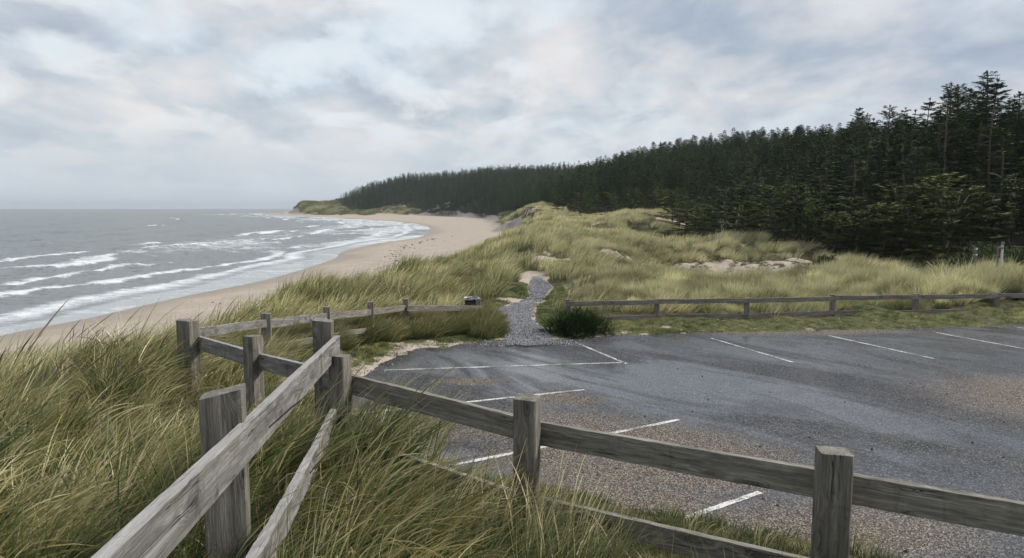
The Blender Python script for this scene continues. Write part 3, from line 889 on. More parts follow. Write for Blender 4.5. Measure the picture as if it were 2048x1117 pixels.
def blades(seed, n, L, w, R, lean, out, wind=(1, .25), droop=.5, segs=5, tint=(0, 1), heads=0, up0=1.0):
    """strips of leaf: returns verts, faces, tint, along"""
    q = np.random.default_rng(seed)
    ph = q.random(n) * 2 * math.pi; rad_ = R * np.sqrt(q.random(n))
    root = np.stack([rad_ * np.cos(ph), rad_ * np.sin(ph), -.03 * np.ones(n)], 1)
    ln = q.uniform(L[0], L[1], n) * (1 - .25 * (rad_ / max(R, 1e-3)))
    ph2 = ph + q.normal(0, .7, n)
    d = np.stack([np.cos(ph2) * out * q.uniform(.3, 1.2, n), np.sin(ph2) * out * q.uniform(.3, 1.2, n), up0 * np.ones(n)], 1)
    wv = np.array([wind[0], wind[1], 0.0])
    k = lean * q.uniform(.4, 1.4, n)
    dr = droop * q.uniform(.2, 1.5, n)
    d += wv * k[:, None] * .35
    d /= np.linalg.norm(d, axis=1)[:, None]
    sa = q.random(n) * math.pi
    pos = root.copy(); V = []; S = []
    wid = w * q.uniform(.6, 1.3, n)
    for s in range(segs + 1):
        t = s / segs
        side = np.cross(d, np.stack([np.cos(sa), np.sin(sa), np.zeros(n)], 1)); side /= np.linalg.norm(side, axis=1)[:, None] + 1e-9
        hw = wid * (1 - t ** 1.8) * .5 + w * .04
        V.append(pos - side * hw[:, None]); V.append(pos + side * hw[:, None]); S += [t, t]
        pos = pos + d * (ln / segs)[:, None]
        d = d + (wv * k[:, None] * 1.1 + np.array([0, 0, -1.0]) * (dr * (t + .3))[:, None]) / segs
        d += q.normal(0, .05, (n, 3))
        d /= np.linalg.norm(d, axis=1)[:, None]
    V = np.stack(V, 1)                                   # n, 2(segs+1), 3
    m_ = 2 * (segs + 1)
    base = np.arange(n)[:, None] * m_
    fs = np.concatenate([np.stack([base[:, 0] + 2 * s, base[:, 0] + 2 * s + 1, base[:, 0] + 2 * s + 3, base[:, 0] + 2 * s + 2], 1) for s in range(segs)])
    tn = np.repeat(q.uniform(tint[0], tint[1], n), m_); al = np.tile(S, n)
    V = V.reshape(-1, 3)
    if heads:                                            # thin straws that carry a narrow seed head
        for i in range(heads):
            p = np.array([q.uniform(-R, R) * .6, q.uniform(-R, R) * .6, 0.0]); dd = np.array([wind[0] * lean * .35, wind[1] * lean * .35, 1.0]) + q.normal(0, .1, 3)
            hl = L[1] * q.uniform(.95, 1.25); ns = 8; ring = []
            vv = []; ss = []
            for s in range(ns + 1):
                t = s / ns; dd = dd / np.linalg.norm(dd)
                r_ = .0012 if t < .78 else (.0048 if s < ns else .001)
                if abs(t - .78) < .06: r_ = .0035
                ax = np.cross(dd, [0.3, 1, 0]); ax /= np.linalg.norm(ax); ay = np.cross(dd, ax)
                for c in range(3):
                    vv.append(p + (ax * math.cos(c * 2.094) + ay * math.sin(c * 2.094)) * r_ * w / .005); ss.append(1.4 if t > .74 else .9)
                p = p + dd * hl / ns; dd = dd + np.array([wind[0] * lean * .09, wind[1] * lean * .09, -.03])
            o = len(V); V = np.vstack([V, vv]); al = np.r_[al, ss]; tn = np.r_[tn, np.full(len(vv), .85)]
            f2 = []
            for s in range(ns):
                for c in range(3):
                    a = o + s * 3 + c; b_ = o + s * 3 + (c + 1) % 3
                    f2.append((a, b_, b_ + 3, a + 3))
            fs = np.vstack([fs, f2])
    return V, fs, tn, al


def grass_material():
    m, nt, b = nodemat('marram'); N = NB(nt)
    tn = N.attr('tint'); al = N.attr('along')
    tone = N.n('ShaderNodeAttribute'); tone.attribute_name = 'tone'; tone.attribute_type = 'INSTANCER'
    sp = N.n('ShaderNodeSeparateXYZ'); N.l(tone.outputs['Vector'], sp.inputs[0])     # x: straw amount, y: lightness, z: cool silvery
    f = N.math('ADD', N.math('MULTIPLY', tn, .95), N.math('SUBTRACT', sp.outputs[0], .42))
    leaf = N.ramp(f, [(.0, (.022, .056, .013)), (.28, (.052, .104, .022)), (.46, (.115, .140, .040)), (.62, (.225, .215, .075)), (.80, (.45, .40, .195)), (1.0, (.66, .60, .38))])
    leaf = N.mix(sp.outputs[2], leaf, (.36, .37, .245))
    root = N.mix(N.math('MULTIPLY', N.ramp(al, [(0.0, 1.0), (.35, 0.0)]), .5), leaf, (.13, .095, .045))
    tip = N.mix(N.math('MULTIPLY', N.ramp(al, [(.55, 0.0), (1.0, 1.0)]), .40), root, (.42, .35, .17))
    head = N.ramp(N.math('MULTIPLY', al, .5), [(.58, 0.0), (.62, 1.0)])
    col = N.mix(head, tip, (.26, .195, .135))
    col = N.mix(1.0, col, N.ramp(N.math('MULTIPLY', sp.outputs[1], .5), [(0.0, 0.0), (1.0, 1.0)]), 'MULTIPLY')
    dbl = N.mix(1.0, col, (2, 2, 2), 'MULTIPLY')
    # thin leaves let some light through
    out = nt.nodes['Material Output']; nt.nodes.remove(b)
    df = N.n('ShaderNodeBsdfDiffuse'); tr = N.n('ShaderNodeBsdfTranslucent'); gl = N.n('ShaderNodeBsdfGlossy'); gl.inputs['Roughness'].default_value = .42
    gl.inputs['Color'].default_value = (.8, .8, .8, 1)
    N.l(dbl, df.inputs[0]); N.l(dbl, tr.inputs[0])
    m1 = N.n('ShaderNodeMixShader'); m1.inputs[0].default_value = .32; N.l(df.outputs[0], m1.inputs[1]); N.l(tr.outputs[0], m1.inputs[2])
    m2 = N.n('ShaderNodeMixShader'); m2.inputs[0].default_value = .035; N.l(m1.outputs[0], m2.inputs[1]); N.l(gl.outputs[0], m2.inputs[2])
    N.l(m2.outputs[0], out.inputs[0])
    return m


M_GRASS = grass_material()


def clump(name, *a, **k):
    V, fs, tn, al = blades(*a, **k)
    return source(name, np_mesh(name, V, [fs], M_GRASS, True, {'tint': ('FLOAT', tn), 'along': ('FLOAT', al)}))


near_src = [clump('tuft', 100 + i, 38, (.42, .80), .0078, .10, 1.15, .45, droop=.7, segs=6) for i in range(4)] + \
           [clump('tuft', 110 + i, 28, (.30, .62), .0082, .14, .7, .75, droop=1.0, segs=6, tint=(0, .8), wind=((-.5, .3), (.3, -.8))[i]) for i in range(2)] + \
           [clump('tuft', 120 + i, 14, (.65, .95), .0100, .13, 1.25, .45, droop=1.3, segs=8, tint=(.72, 1.0)) for i in range(2)] + \
           [clump('tuft', 130 + i, 24, (.5, .85), .0052, .12, .8, .4, segs=6, heads=2) for i in range(2)]
mid_src = [clump('tuft', 200 + i, 44, (.45, .85), .013, .20, .95, .45, droop=.5, segs=4) for i in range(4)] + \
          [clump('tuft', 210 + i, 40, (.35, .65), .014, .24, .6, .8, droop=.9, segs=4, tint=(0, .75)) for i in range(2)]
pale_src = [clump('tuft', 230 + i, 52, (.50, .92), .013, .17, .30, .60, droop=.85, segs=5, tint=(.3, 1), wind=(1, 0)) for i in range(3)] + \
           [clump('tuft', 240 + i, 44, (.5, .85), .013, .18, .15, .75, droop=1.2, segs=5, tint=(.3, 1), wind=(-1, 0)) for i in range(2)]
far_src = [clump('tuft', 250 + i, 60, (.40, .75), .034, .42, .9, .45, droop=.6, segs=3) for i in range(4)]
turf_src = [clump('tuft', 270 + i, 46, (.05, .13), .0055, .13, .3, .7, droop=.6, segs=3, tint=(0, .5)) for i in range(3)]


def sample(n, r0, r1, a0, a1, seed):
    q = np.random.default_rng(seed)
    r = np.sqrt(q.random(n) * (r1 * r1 - r0 * r0) + r0 * r0); a = np.radians(q.uniform(a0, a1, n))
    x = r * np.sin(a); y = r * np.cos(a)
    z, pk, pd, fd, sd, t = height(x, y)
    sand, moss = zones(x, y, pk, pd, fd, sd, t)
    return q, x, y, z, pk, pd, fd, sand, moss, r, a


# --- the long wind-blown grass round the near fences
q, x, y, z, pk, pd, fd, sand, moss, r, a = sample(9000, .75, 13.0, -62, 62, 301)
patch = fbm(x / 1.7, y / 1.7, 3, 130)
nl = fbm(x / .75, y / .85, 2, 134)
keep = (q.random(len(x)) < .45 + .9 * sstep(-.35, .25, nl)) & (pk < -.75 + .35 * patch) & (sand < .45) & (q.random(len(x)) < np.where(r < 7, 1.0, .85)) & (z > -1.2)
bank = (x > -1.0 - .9 * (y > 5.6)) & (pk > -3.2) & (y < 10)              # the shaded bank down to the asphalt: sparser, shorter
keep &= ~(bank & (q.random(len(x)) < .12 + .35 * (y > 5.0) + .3 * (y > 5.6) + .55 * sstep(.4, 1.6, x)))
rightlow = sstep(-1.0, .6, x) * (y < 6)
scl = q.uniform(.75, 1.2, len(x)) * (1 + .22 * patch) * (.72 + .42 * sstep(-.35, .35, nl)) * (1 - .30 * rightlow) * np.where(bank, .50, 1.0) * np.where(bank & (y > 5.4), .72, 1.0)
scl *= 1 - .45 * (1 - sstep(.8, 1.7, r))
scl *= 1 - .35 * ((y > 4.5) & (x > -3.4) & (x < -1.2) & (y < 9))
var = q.choice(len(near_src), len(x), p=[.14, .13, .13, .13, .12, .12, .11, .11, .005, .005])
crest = (x < -2.5) & (y > 5.2)
var = np.where(crest & (q.random(len(x)) < .045), q.integers(8, 10, len(x)), var)
tone = np.stack([.36 + .36 * fbm(x / 1.3, y / 1.3, 3, 131) + .08 * q.normal(size=len(x)) + .08 * sstep(4, 9, r) - .05 * rightlow, 1.0 + .2 * fbm(x / .9, y / .9, 2, 132), np.clip(.06 + .15 * fbm(x, y, 2, 133), 0, .3)], 1)
rot = np.stack([q.normal(0, .1, len(x)), q.normal(0, .1, len(x)), q.normal(.15, .65, len(x)) + 1.6 * fbm(x / 1.1, y / 1.1, 2, 135)], 1)
k = keep
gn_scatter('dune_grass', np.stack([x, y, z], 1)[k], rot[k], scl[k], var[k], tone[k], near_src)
print('near grass', k.sum())

# --- dune grass from the fences to the middle distance
q, x, y, z, pk, pd, fd, sand, moss, r, a = sample(46000, 11.0, 62.0, -38, 44, 302)
fo = in_forest(x, y)
pale = sstep(.0, .3, pk * 0 + ((x > 2.2) & (y > 21.8) & (y < 31.5)).astype(float)) * sstep(2.0, 5.0, x + .9 * fbm(x / 3, y / 3, 2, 139))
patch = fbm(x / 2.6, y / 3.0, 3, 140)
pdn = pd + .3 * patch
dens = (1 - sstep(.25, .6, sand + .25 * patch)) * (pk < -1.3 - .8 * (y > 12) + .4 * patch) * (pdn > .35 + .5 * (y < 30)) * (1 - .85 * sstep(.3, .8, moss)) * ~fo
behindE = (x > 1.5) & (y > 20) & (pk > -2.2)
dens = np.where(behindE, (pk < -2.0 + .3 * patch) & (pdn > .5), dens)
hollow = (x > 7) & (x < 22) & (y > 33) & (y < 50)
dens = dens * np.where(hollow, .75, 1.0)
k = (q.random(len(x)) < dens * np.where(r < 30, 1.0, .78)) & (fd > -.5)
k &= ~(pale > .4)
lump = sstep(-.30, .45, fbm(x / 1.5, y / 1.7, 2, 145))
scl = q.uniform(.7, 1.2, len(x)) * (1 + .35 * patch) * (.36 + 1.02 * lump)
k &= q.random(len(x)) < .22 + .78 * lump
scl = np.where(pk > -2.6, scl * .72, scl)
dark = sstep(.1, .5, fbm(x / 4, y / 5, 3, 141))
hmp = fbm(x / 5.5, y / 7.5, 3, 2)
tone = np.stack([.38 + .16 * hmp + .16 * lump + .26 * fbm(x / 4, y / 5, 3, 142) + .05 * q.normal(size=len(x)) + .05 * sstep(14, 24, r) + .13 * sstep(20, 45, r) * sstep(-4, 6, x) - .10 * dark, .76 + .56 * lump + .2 * fbm(x / 3, y / 3, 2, 143), np.clip(.10 + .22 * sstep(-3, 8, x) + .15 * fbm(x / 6, y / 6, 2, 144), 0, .5)], 1)  # relief shade painted into the lightness, darker between lumps; crests get more straw
rot = np.stack([q.normal(0, .12, len(x)), q.normal(0, .12, len(x)), q.normal(.15, .5, len(x))], 1)
var = q.choice(6, len(x), p=[.19, .19, .19, .19, .12, .12])
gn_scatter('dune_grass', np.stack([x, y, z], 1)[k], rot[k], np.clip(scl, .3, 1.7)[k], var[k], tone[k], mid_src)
print('mid grass', k.sum())

# --- the rank tussocks along the sloping fence, down to the mouth of the path
q, x, y, z, pk, pd, fd, sand, moss, r, a = sample(60000, 12.5, 22.0, -22, 1, 307)
fl = [(p[0], p[1]) for p in dt[1:]] + [(-.45, 19.6), (-.35, 18.8)]
dl_ = seg_dist(x, y, fl)
k = (dl_ < .85 + .35 * fbm(x, y, 2, 151)) & (pk < -.35 - .75 * (x < -1.2)) & (pd > .15) & (q.random(len(x)) < .45)
scl = q.uniform(.55, .95, len(x)) * (1 + .3 * fbm(x / .8, y / .8, 2, 152)) * (1 - .3 * sstep(.5, 1.1, dl_))
tone = np.stack([.30 + .25 * fbm(x / 1.2, y / 1.2, 3, 153) + .06 * q.normal(size=len(x)), .95 + .2 * fbm(x, y, 2, 154), 0 * x + .06], 1)
rot = np.stack([q.normal(0, .15, len(x)), q.normal(0, .15, len(x)), q.normal(.15, .9, len(x))], 1)
gn_scatter('fence_grass', np.stack([x, y, z], 1)[k], rot[k], scl[k], q.choice(6, len(x), p=[.15, .15, .15, .15, .2, .2])[k], tone[k], mid_src)
print('fence grass', k.sum())

# --- the pale silvery belt behind the long fence
q, cx_, cy_, *_ = sample(1500, 19, 42.0, 2, 44, 303)
cy_ = cy_ + 0.0
gap_ = fbm(cx_ / 1.5, cy_ / 1.5, 3, 150)
m_in = (cx_ + .9 * fbm(cx_ / 3, cy_ / 3, 2, 139) > 2.2) & (cy_ > 22.1) & (cy_ < 32)
cx_, cy_, gap_ = cx_[m_in], cy_[m_in], gap_[m_in]
nt_ = 19
big_ = np.clip(q.normal(1.0, .22, len(cx_)) + .25 * gap_, .5, 1.6)
oa = q.random((len(cx_), nt_)) * 6.283; orr = np.abs(q.normal(0, .20, (len(cx_), nt_))) * big_[:, None]
x = (cx_[:, None] + orr * np.cos(oa)).ravel(); y = (cy_[:, None] + orr * np.sin(oa)).ravel()
tb = np.repeat(big_, nt_); ct = np.repeat(q.normal(0, 1, len(cx_)), nt_)
z, pk, pd, *_ = height(x, y)
k = (pk < -1.85) & (pd > .8)
scl = .88 * tb * q.uniform(.8, 1.1, len(x)) * (1 + .22 * sstep(8, 18, x)) * (.60 + .40 * sstep(22.2, 24.2, y)) * (1.0 - .35 * (1 - sstep(2.5, 5, x)))
tone = np.stack([.52 + .13 * ct + .05 * q.normal(size=len(x)) - .16 * (1 - sstep(22.2, 24.0, y)), 1.16 + .32 * ct, np.clip(.34 + .30 * sstep(22.5, 25, y) + .10 * ct, 0, .75)], 1)
tilt = np.clip(orr.ravel() * 1.6, 0, .55)
rot = np.stack([-np.sin(oa.ravel()) * tilt, np.cos(oa.ravel()) * tilt + .10, q.normal(0, .6, len(x))], 1)
var = q.choice(5, len(x), p=[.27, .27, .26, .1, .1])
gn_scatter('pale_grass', np.stack([x, y, z], 1)[k], rot[k], np.clip(scl, .35, 1.7)[k], var[k], tone[k], pale_src)
print('pale grass', k.sum())

# --- dead brown tufts dotted over the bare sand of the blow-out
q, x, y, z, pk, pd, fd, sand, moss, r, a = sample(16000, 30, 56, 2, 34, 308)
sp3 = fbm(x / 1.1, y / 1.4, 2, 155)
k = (sand > .35) & (sp3 > .02) & (x > 5) & ~in_forest(x, y)
tone = np.stack([.40 + .1 * q.normal(size=len(x)), .62 + .1 * q.random(len(x)), 0 * x], 1)
rot = np.stack([q.normal(0, .2, len(x)), q.normal(0, .2, len(x)), q.uniform(0, 6.28, len(x))], 1)
gn_scatter('dead_grass', np.stack([x, y, z], 1)[k], rot[k], q.uniform(.22, .45, len(x))[k], q.choice([4, 5], len(x))[k], tone[k], mid_src)
print('dead tufts', k.sum())

# --- grass clumps on the distant headland and the dunes under the far wood
q, x, y, z, pk, pd, fd, sand, moss, r, a = sample(30000, 200, 870, -25, 1, 309)
sp4 = fbm(x / 18, y / 40, 3, 156)
k = ~in_forest(x, y) & (fd > 0) & (sand < .6) & (sp4 > -.35)
tone = np.stack([.40 + .3 * sp4 + .06 * q.normal(size=len(x)), 1.0 + .35 * sp4, np.clip(.28 + .2 * sp4, 0, .6)], 1)
rot = np.stack([q.normal(0, .1, len(x)), q.normal(0, .1, len(x)), q.normal(.15, .6, len(x))], 1)
gn_scatter('headland_grass', np.stack([x, y, z], 1)[k], rot[k], (q.uniform(1.2, 2.2, len(x)) * (1 + r / 600))[k], q.integers(0, 4, len(x))[k], tone[k], far_src)
print('headland', k.sum())

# --- far dunes
q, x, y, z, pk, pd, fd, sand, moss, r, a = sample(42000, 58, 260.0, -4, 20, 304)
fo = in_forest(x, y); patch = fbm(x / 6, y / 9, 3, 160)
lump = sstep(-.30, .40, fbm(x / 3.0, y / 4.5, 2, 163))
k = (q.random(len(x)) < (1 - sstep(.25, .6, sand + .2 * patch))) & ~fo & (fd > -1) & (q.random(len(x)) < .35 + .65 * lump)
scl = q.uniform(.8, 1.3, len(x)) * (1 + .25 * patch) * (.38 + 1.05 * lump) * (1 + .5 * sstep(100, 250, r))
tone = np.stack([.50 + .20 * lump + .18 * fbm(x / 9, y / 16, 3, 161) + .04 * q.normal(size=len(x)) + .05 * sstep(70, 90, r), .78 + .62 * lump + .15 * patch, np.clip(.30 + .15 * fbm(x / 8, y / 12, 2, 162), 0, .6)], 1)  # lightness drops off the lumps: hummock shading put into the tussock colour
rot = np.stack([q.normal(0, .12, len(x)), q.normal(0, .12, len(x)), q.normal(.15, .6, len(x))], 1)
gn_scatter('dune_grass', np.stack([x, y, z], 1)[k], rot[k], scl[k], q.integers(0, 4, len(x))[k], tone[k], far_src)
print('far grass', k.sum())

# --- short turf beside the path and along the asphalt
q, x, y, z, pk, pd, fd, sand, moss, r, a = sample(60000, 10, 34.0, -26, 44, 305)
patch = fbm(x / .7, y / .7, 3, 170)
k = (moss > .25) & (q.random(len(x)) < moss * (.55 + .6 * patch)) & (pk < -.25 + .25 * patch) & (pd > -.02 + .15 * patch)
tone = np.stack([.26 + .22 * fbm(x / 1.2, y / 1.2, 3, 171), 1.0 + .2 * patch, 0 * x + .02], 1)
rot = np.stack([0 * x, 0 * x, q.random(len(x)) * 6.28], 1)
gn_scatter('turf', np.stack([x, y, z], 1)[k], rot[k], (q.uniform(.7, 1.7, len(x)) * np.where((x > 1.5) & (y > 19.4), .6, 1.0))[k], q.integers(0, 3, len(x))[k], tone[k], turf_src)
print('turf', k.sum())

q, x, y, z, pk, pd, fd, sand, moss, r, a = sample(9000, 2.6, 12.5, -18, 60, 310)
patch = fbm(x / .6, y / .6, 3, 172)
k = (pk < -.45 + .3 * patch) & (pk > -3.6) & (q.random(len(x)) < .55 + .5 * patch)
tone = np.stack([.30 + .3 * fbm(x / .9, y / .9, 3, 173) + .05 * q.normal(size=len(x)), .95 + .2 * patch, 0 * x + .03], 1)
rot = np.stack([0 * x, 0 * x, q.random(len(x)) * 6.28], 1)
gn_scatter('turf', np.stack([x, y, z], 1)[k], rot[k], q.uniform(.6, 1.5, len(x))[k], q.integers(0, 3, len(x))[k], tone[k], turf_src)

# ================================================================ stones and wrack
def stone_mesh(seed, r, flat=.6):
    bm = bmesh.new(); bmesh.ops.create_icosphere(bm, subdivisions=1, radius=r)
    q_ = random.Random(seed)
    for v in bm.verts: v.co *= q_.uniform(.7, 1.25); v.co.z *= flat
    me = bpy.data.meshes.new('stone'); bm.to_mesh(me); bm.free()
    return me


def plain(name, stops, rough=.75, scale=5.0, inst=True):
    m, nt, b = nodemat(name); N = NB(nt)
    if inst:
        at = N.n('ShaderNodeAttribute'); at.attribute_name = 'tone'; at.attribute_type = 'INSTANCER'
        sp = N.n('ShaderNodeSeparateXYZ'); N.l(at.outputs['Vector'], sp.inputs[0]); f = sp.outputs[0]
    else:
        f = N.noise(N.objco(), scale, 5, .6)
    N.l(N.ramp(f, stops), b.inputs['Base Color']); b.inputs['Roughness'].default_value = rough
    return m


M_STONE = plain('grey_stone', [(0, (.06, .062, .07)), (.5, (.20, .205, .225)), (1, (.42, .42, .44))])
M_PEB = plain('mixed_pebble', [(0, (.06, .05, .045)), (.5, (.25, .20, .16)), (1, (.6, .58, .54))])
M_WRACK = plain('dark_seaweed', [(0, (.02, .017, .013)), (1, (.09, .07, .05))])
st_src = []
for i in range(4):
    me = stone_mesh(i, .017); me.materials.append(M_STONE); st_src.append(source('stone', me))
q = np.random.default_rng(306)
NG = 110000
x = q.uniform(-1.6, 2.2, NG); y = q.uniform(16.6, 31, NG)
pd = path_dist(x, y)
k = (pd < -.05 + .14 * pnoise(x * 3, y * 3, 3)) & (y > 17.15 + .3 * pnoise(x * 2, y * 0, 5) + 3.0 * sstep(.55, 1.4, np.abs(x - .35)) * 0) & (q.random(NG) < .9)
spill = (y < 17.9) & (np.abs(x - .5) < 1.0 + .5 * q.random(NG)) & (y > 17.0 + .4 * q.random(NG)) & (q.random(NG) < .3)
k |= spill
k &= ~((np.abs(x - G(1050, 603)[0]) < 1.1) & (np.abs(y - 25.1) < .55) & (q.random(NG) < .85))
x, y = x[k], y[k]
z, pk, *_ = height(x, y)
z = np.where(pk > -.35, np.maximum(z, 0), z) + np.where(path_dist(x, y) < 0, .035, .012)
n = len(x)
gn_scatter('gravel', np.stack([x, y, z], 1), q.uniform(0, 6.28, (n, 3)), q.uniform(.5, 1.35, n), q.integers(0, 4, n), np.stack([q.random(n), q.random(n), 0 * x], 1), st_src)
print('gravel', n)
pb_src = []
for i in range(3):
    me = stone_mesh(20 + i, .010, .7); me.materials.append(M_PEB); pb_src.append(source('pebble', me))
# loose chippings on the worn patches, a few bigger bits anywhere
x = q.uniform(-3, 16, 60000); y = q.uniform(5, 20, 60000)
wz = np.exp(-((x - 1.9) / 2.6) ** 2 - ((y - 9.4) / 2.1) ** 2) + np.exp(-((x - 10.4) / 3) ** 2 - ((y - 12) / 2) ** 2) + .9 * np.exp(-((x - 2.6) / 3) ** 2 - ((y - 7) / 1.3) ** 2)
k = (q.random(60000) < np.clip(wz + .6 * fbm(x / 1.5, y / 1.5, 2, 180), .012, 1) * np.clip(12 / y, 0, 1) ** 2) & (sdist(x, y, park_poly) > -.2)
x, y = x[k], y[k]; n = len(x)
big = q.random(n) < .012
gn_scatter('chippings', np.stack([x, y, np.full(n, .004)], 1), q.uniform(0, 6.28, (n, 3)), np.where(big, q.uniform(1.2, 2.4, n), q.uniform(.25, .75, n)), q.integers(0, 3, n), np.stack([np.where(big, .1 * q.random(n), q.random(n)), q.random(n), 0 * x], 1), pb_src)
print('chips', n)
# bits of chalky stone, shell and clod on the bare strip beside the asphalt
x = q.uniform(-4.5, 16, 40000); y = q.uniform(11, 22.5, 40000)
pkk = sdist(x, y, park_poly)
k = (pkk < .25) & (pkk > -1.6) & (q.random(40000) < .12 + .25 * (fbm(x * 1.5, y * 1.5, 2, 181) > .1)) & (path_dist(x, y) > .2)
x, y = x[k], y[k]; n = len(x)
gn_scatter('pebbles', np.stack([x, y, np.maximum(height(x, y)[0], 0) + .004], 1), q.uniform(0, 6.28, (n, 3)), q.uniform(.5, 1.5, n) ** 2, q.integers(0, 3, n), np.stack([np.where(q.random(n) < .07, 1.0, .45 * q.random(n)), q.random(n), 0 * x], 1), pb_src)
print('strip', n)
# wrack along the tide line
wl = smooth_line([G(px, py, -2.5)[:2] for px, py in [(60, 715), (250, 655), (430, 615), (560, 583), (650, 572), (745, 548), (790, 520), (800, 495), (880, 470)]], 8)
bm = bmesh.new()
wr_src = []
for i in range(3):
    me = stone_mesh(40 + i, .13, .35); me.materials.append(M_WRACK); wr_src.append(source('wrack_clump', me))
pp = []
for i in range(650):
    j = random.random() * (len(wl) - 2); a = Vector(wl[int(j)]); b_ = Vector(wl[int(j) + 1]); p = a.lerp(b_, j % 1)
    s = random.choice([.5, .5, 2.5]); pp.append((p.x + random.gauss(0, s), p.y + random.gauss(0, s * 1.6)))
pp = np.array(pp); z, pk, pd, fd, sd, t = height(pp[:, 0], pp[:, 1]); k = (sd > 3.5) & (t < .12) & (pp[:, 1] > 46); pp = pp[k]; z = z[k]; n = len(pp)
dd_ = np.hypot(pp[:, 0], pp[:, 1])
gn_scatter('wrack', np.stack([pp[:, 0], pp[:, 1], z + .02], 1), np.stack([q.normal(0, .15, n), q.normal(0, .15, n), q.uniform(0, 6.28, n)], 1), q.uniform(.3, 1.5, n) * (.22 + dd_ / 150), q.integers(0, 3, n), np.stack([q.random(n), q.random(n), 0 * z], 1), wr_src)
# ================================================================ conifers
def foliage_material(name, stops, light=1.0):
    m, nt, b = nodemat(name); N = NB(nt)
    tn = N.attr('tint')
    oi = N.n('ShaderNodeObjectInfo').outputs['Random']
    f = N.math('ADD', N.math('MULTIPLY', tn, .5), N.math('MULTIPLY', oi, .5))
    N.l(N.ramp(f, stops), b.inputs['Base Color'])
    b.inputs['Roughness'].default_value = .75; b.inputs['Specular IOR Level'].default_value = .15
    return m


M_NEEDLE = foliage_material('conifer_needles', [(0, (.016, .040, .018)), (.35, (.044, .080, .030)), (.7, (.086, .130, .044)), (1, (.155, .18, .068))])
M_SCRUB = foliage_material('scrub_leaves', [(0, (.035, .055, .020)), (.5, (.062, .088, .032)), (1, (.115, .125, .055))])
M_BUSH = foliage_material('dark_bush_leaves', [(0, (.022, .040, .014)), (.5, (.060, .088, .028)), (1, (.19, .21, .09))])
m, nt, b = nodemat('conifer_bark'); N = NB(nt); co = N.objco()
N.l(N.ramp(N.noise(N.mapping(co, (6, 6, 1)), 2.0, 5, .65), [(.3, (.045, .036, .028)), (.55, (.11, .09, .072)), (.75, (.21, .185, .16))]), b.inputs['Base Color']); b.inputs['Roughness'].default_value = .9
M_BARK = m
m, nt, b = nodemat('bleached_wood'); N = NB(nt); co = N.objco()
N.l(N.ramp(N.noise(N.mapping(co, (6, 6, 1)), 3.0, 4, .6), [(.3, (.17, .155, .135)), (.7, (.36, .34, .31))]), b.inputs['Base Color']); b.inputs['Roughness'].default_value = .85
M_DEAD = m


class Wood:
    """tapered limbs collected into one mesh"""
    def __init__(s): s.v = []; s.f = []

    def limb(s, pts, r0, r1, k=5):
        n = len(pts); o = len(s.v)
        for i, p in enumerate(pts):
            p = np.array(p, float); d = np.array(pts[min(i + 1, n - 1)], float) - np.array(pts[max(i - 1, 0)], float); d /= np.linalg.norm(d) + 1e-9
            a = np.cross(d, [.31, .92, .23]); a /= np.linalg.norm(a); c = np.cross(d, a); r = r0 + (r1 - r0) * i / (n - 1)
            for j in range(k):
                s.v.append(p + r * (a * math.cos(j * 2 * math.pi / k) + c * math.sin(j * 2 * math.pi / k)))
        for i in range(n - 1):
            for j in range(k):
                a = o + i * k + j; b_ = o + i * k + (j + 1) % k
                s.f.append((a, b_, b_ + k, a + k))

    def mesh(s, name, mat): return np_mesh(name, np.array(s.v), [np.array(s.f)], mat, True)


class Leaf:
    def __init__(s): s.p = []; s.d = []; s.l = []; s.w = []; s.t = []

    def add(s, p, d, l, w, t): s.p.append(p); s.d.append(d); s.l.append(l); s.w.append(w); s.t.append(t)

    def mesh(s, name, mat, seed=0):
        q_ = np.random.default_rng(seed)
        p = np.array(s.p); d = np.array(s.d); d /= np.linalg.norm(d, axis=1)[:, None] + 1e-9
        l = np.array(s.l)[:, None]; w = np.array(s.w)[:, None]
        rnd = q_.normal(size=p.shape); rnd[:, 2] += 3.6
        sd = np.cross(d, rnd); sd /= np.linalg.norm(sd, axis=1)[:, None] + 1e-9
        V = np.stack([p - sd * w * .35, p + d * l * .45 - sd * w * .5, p + d * l, p + d * l * .45 + sd * w * .5, p + sd * w * .35], 1).reshape(-1, 3)
        n = len(p); i = np.arange(n)[:, None] * 5
        return np_mesh(name, V, [i + np.array([[0, 1, 2, 3, 4]])], mat, False, {'tint': ('FLOAT', np.repeat(np.array(s.t), 5))})


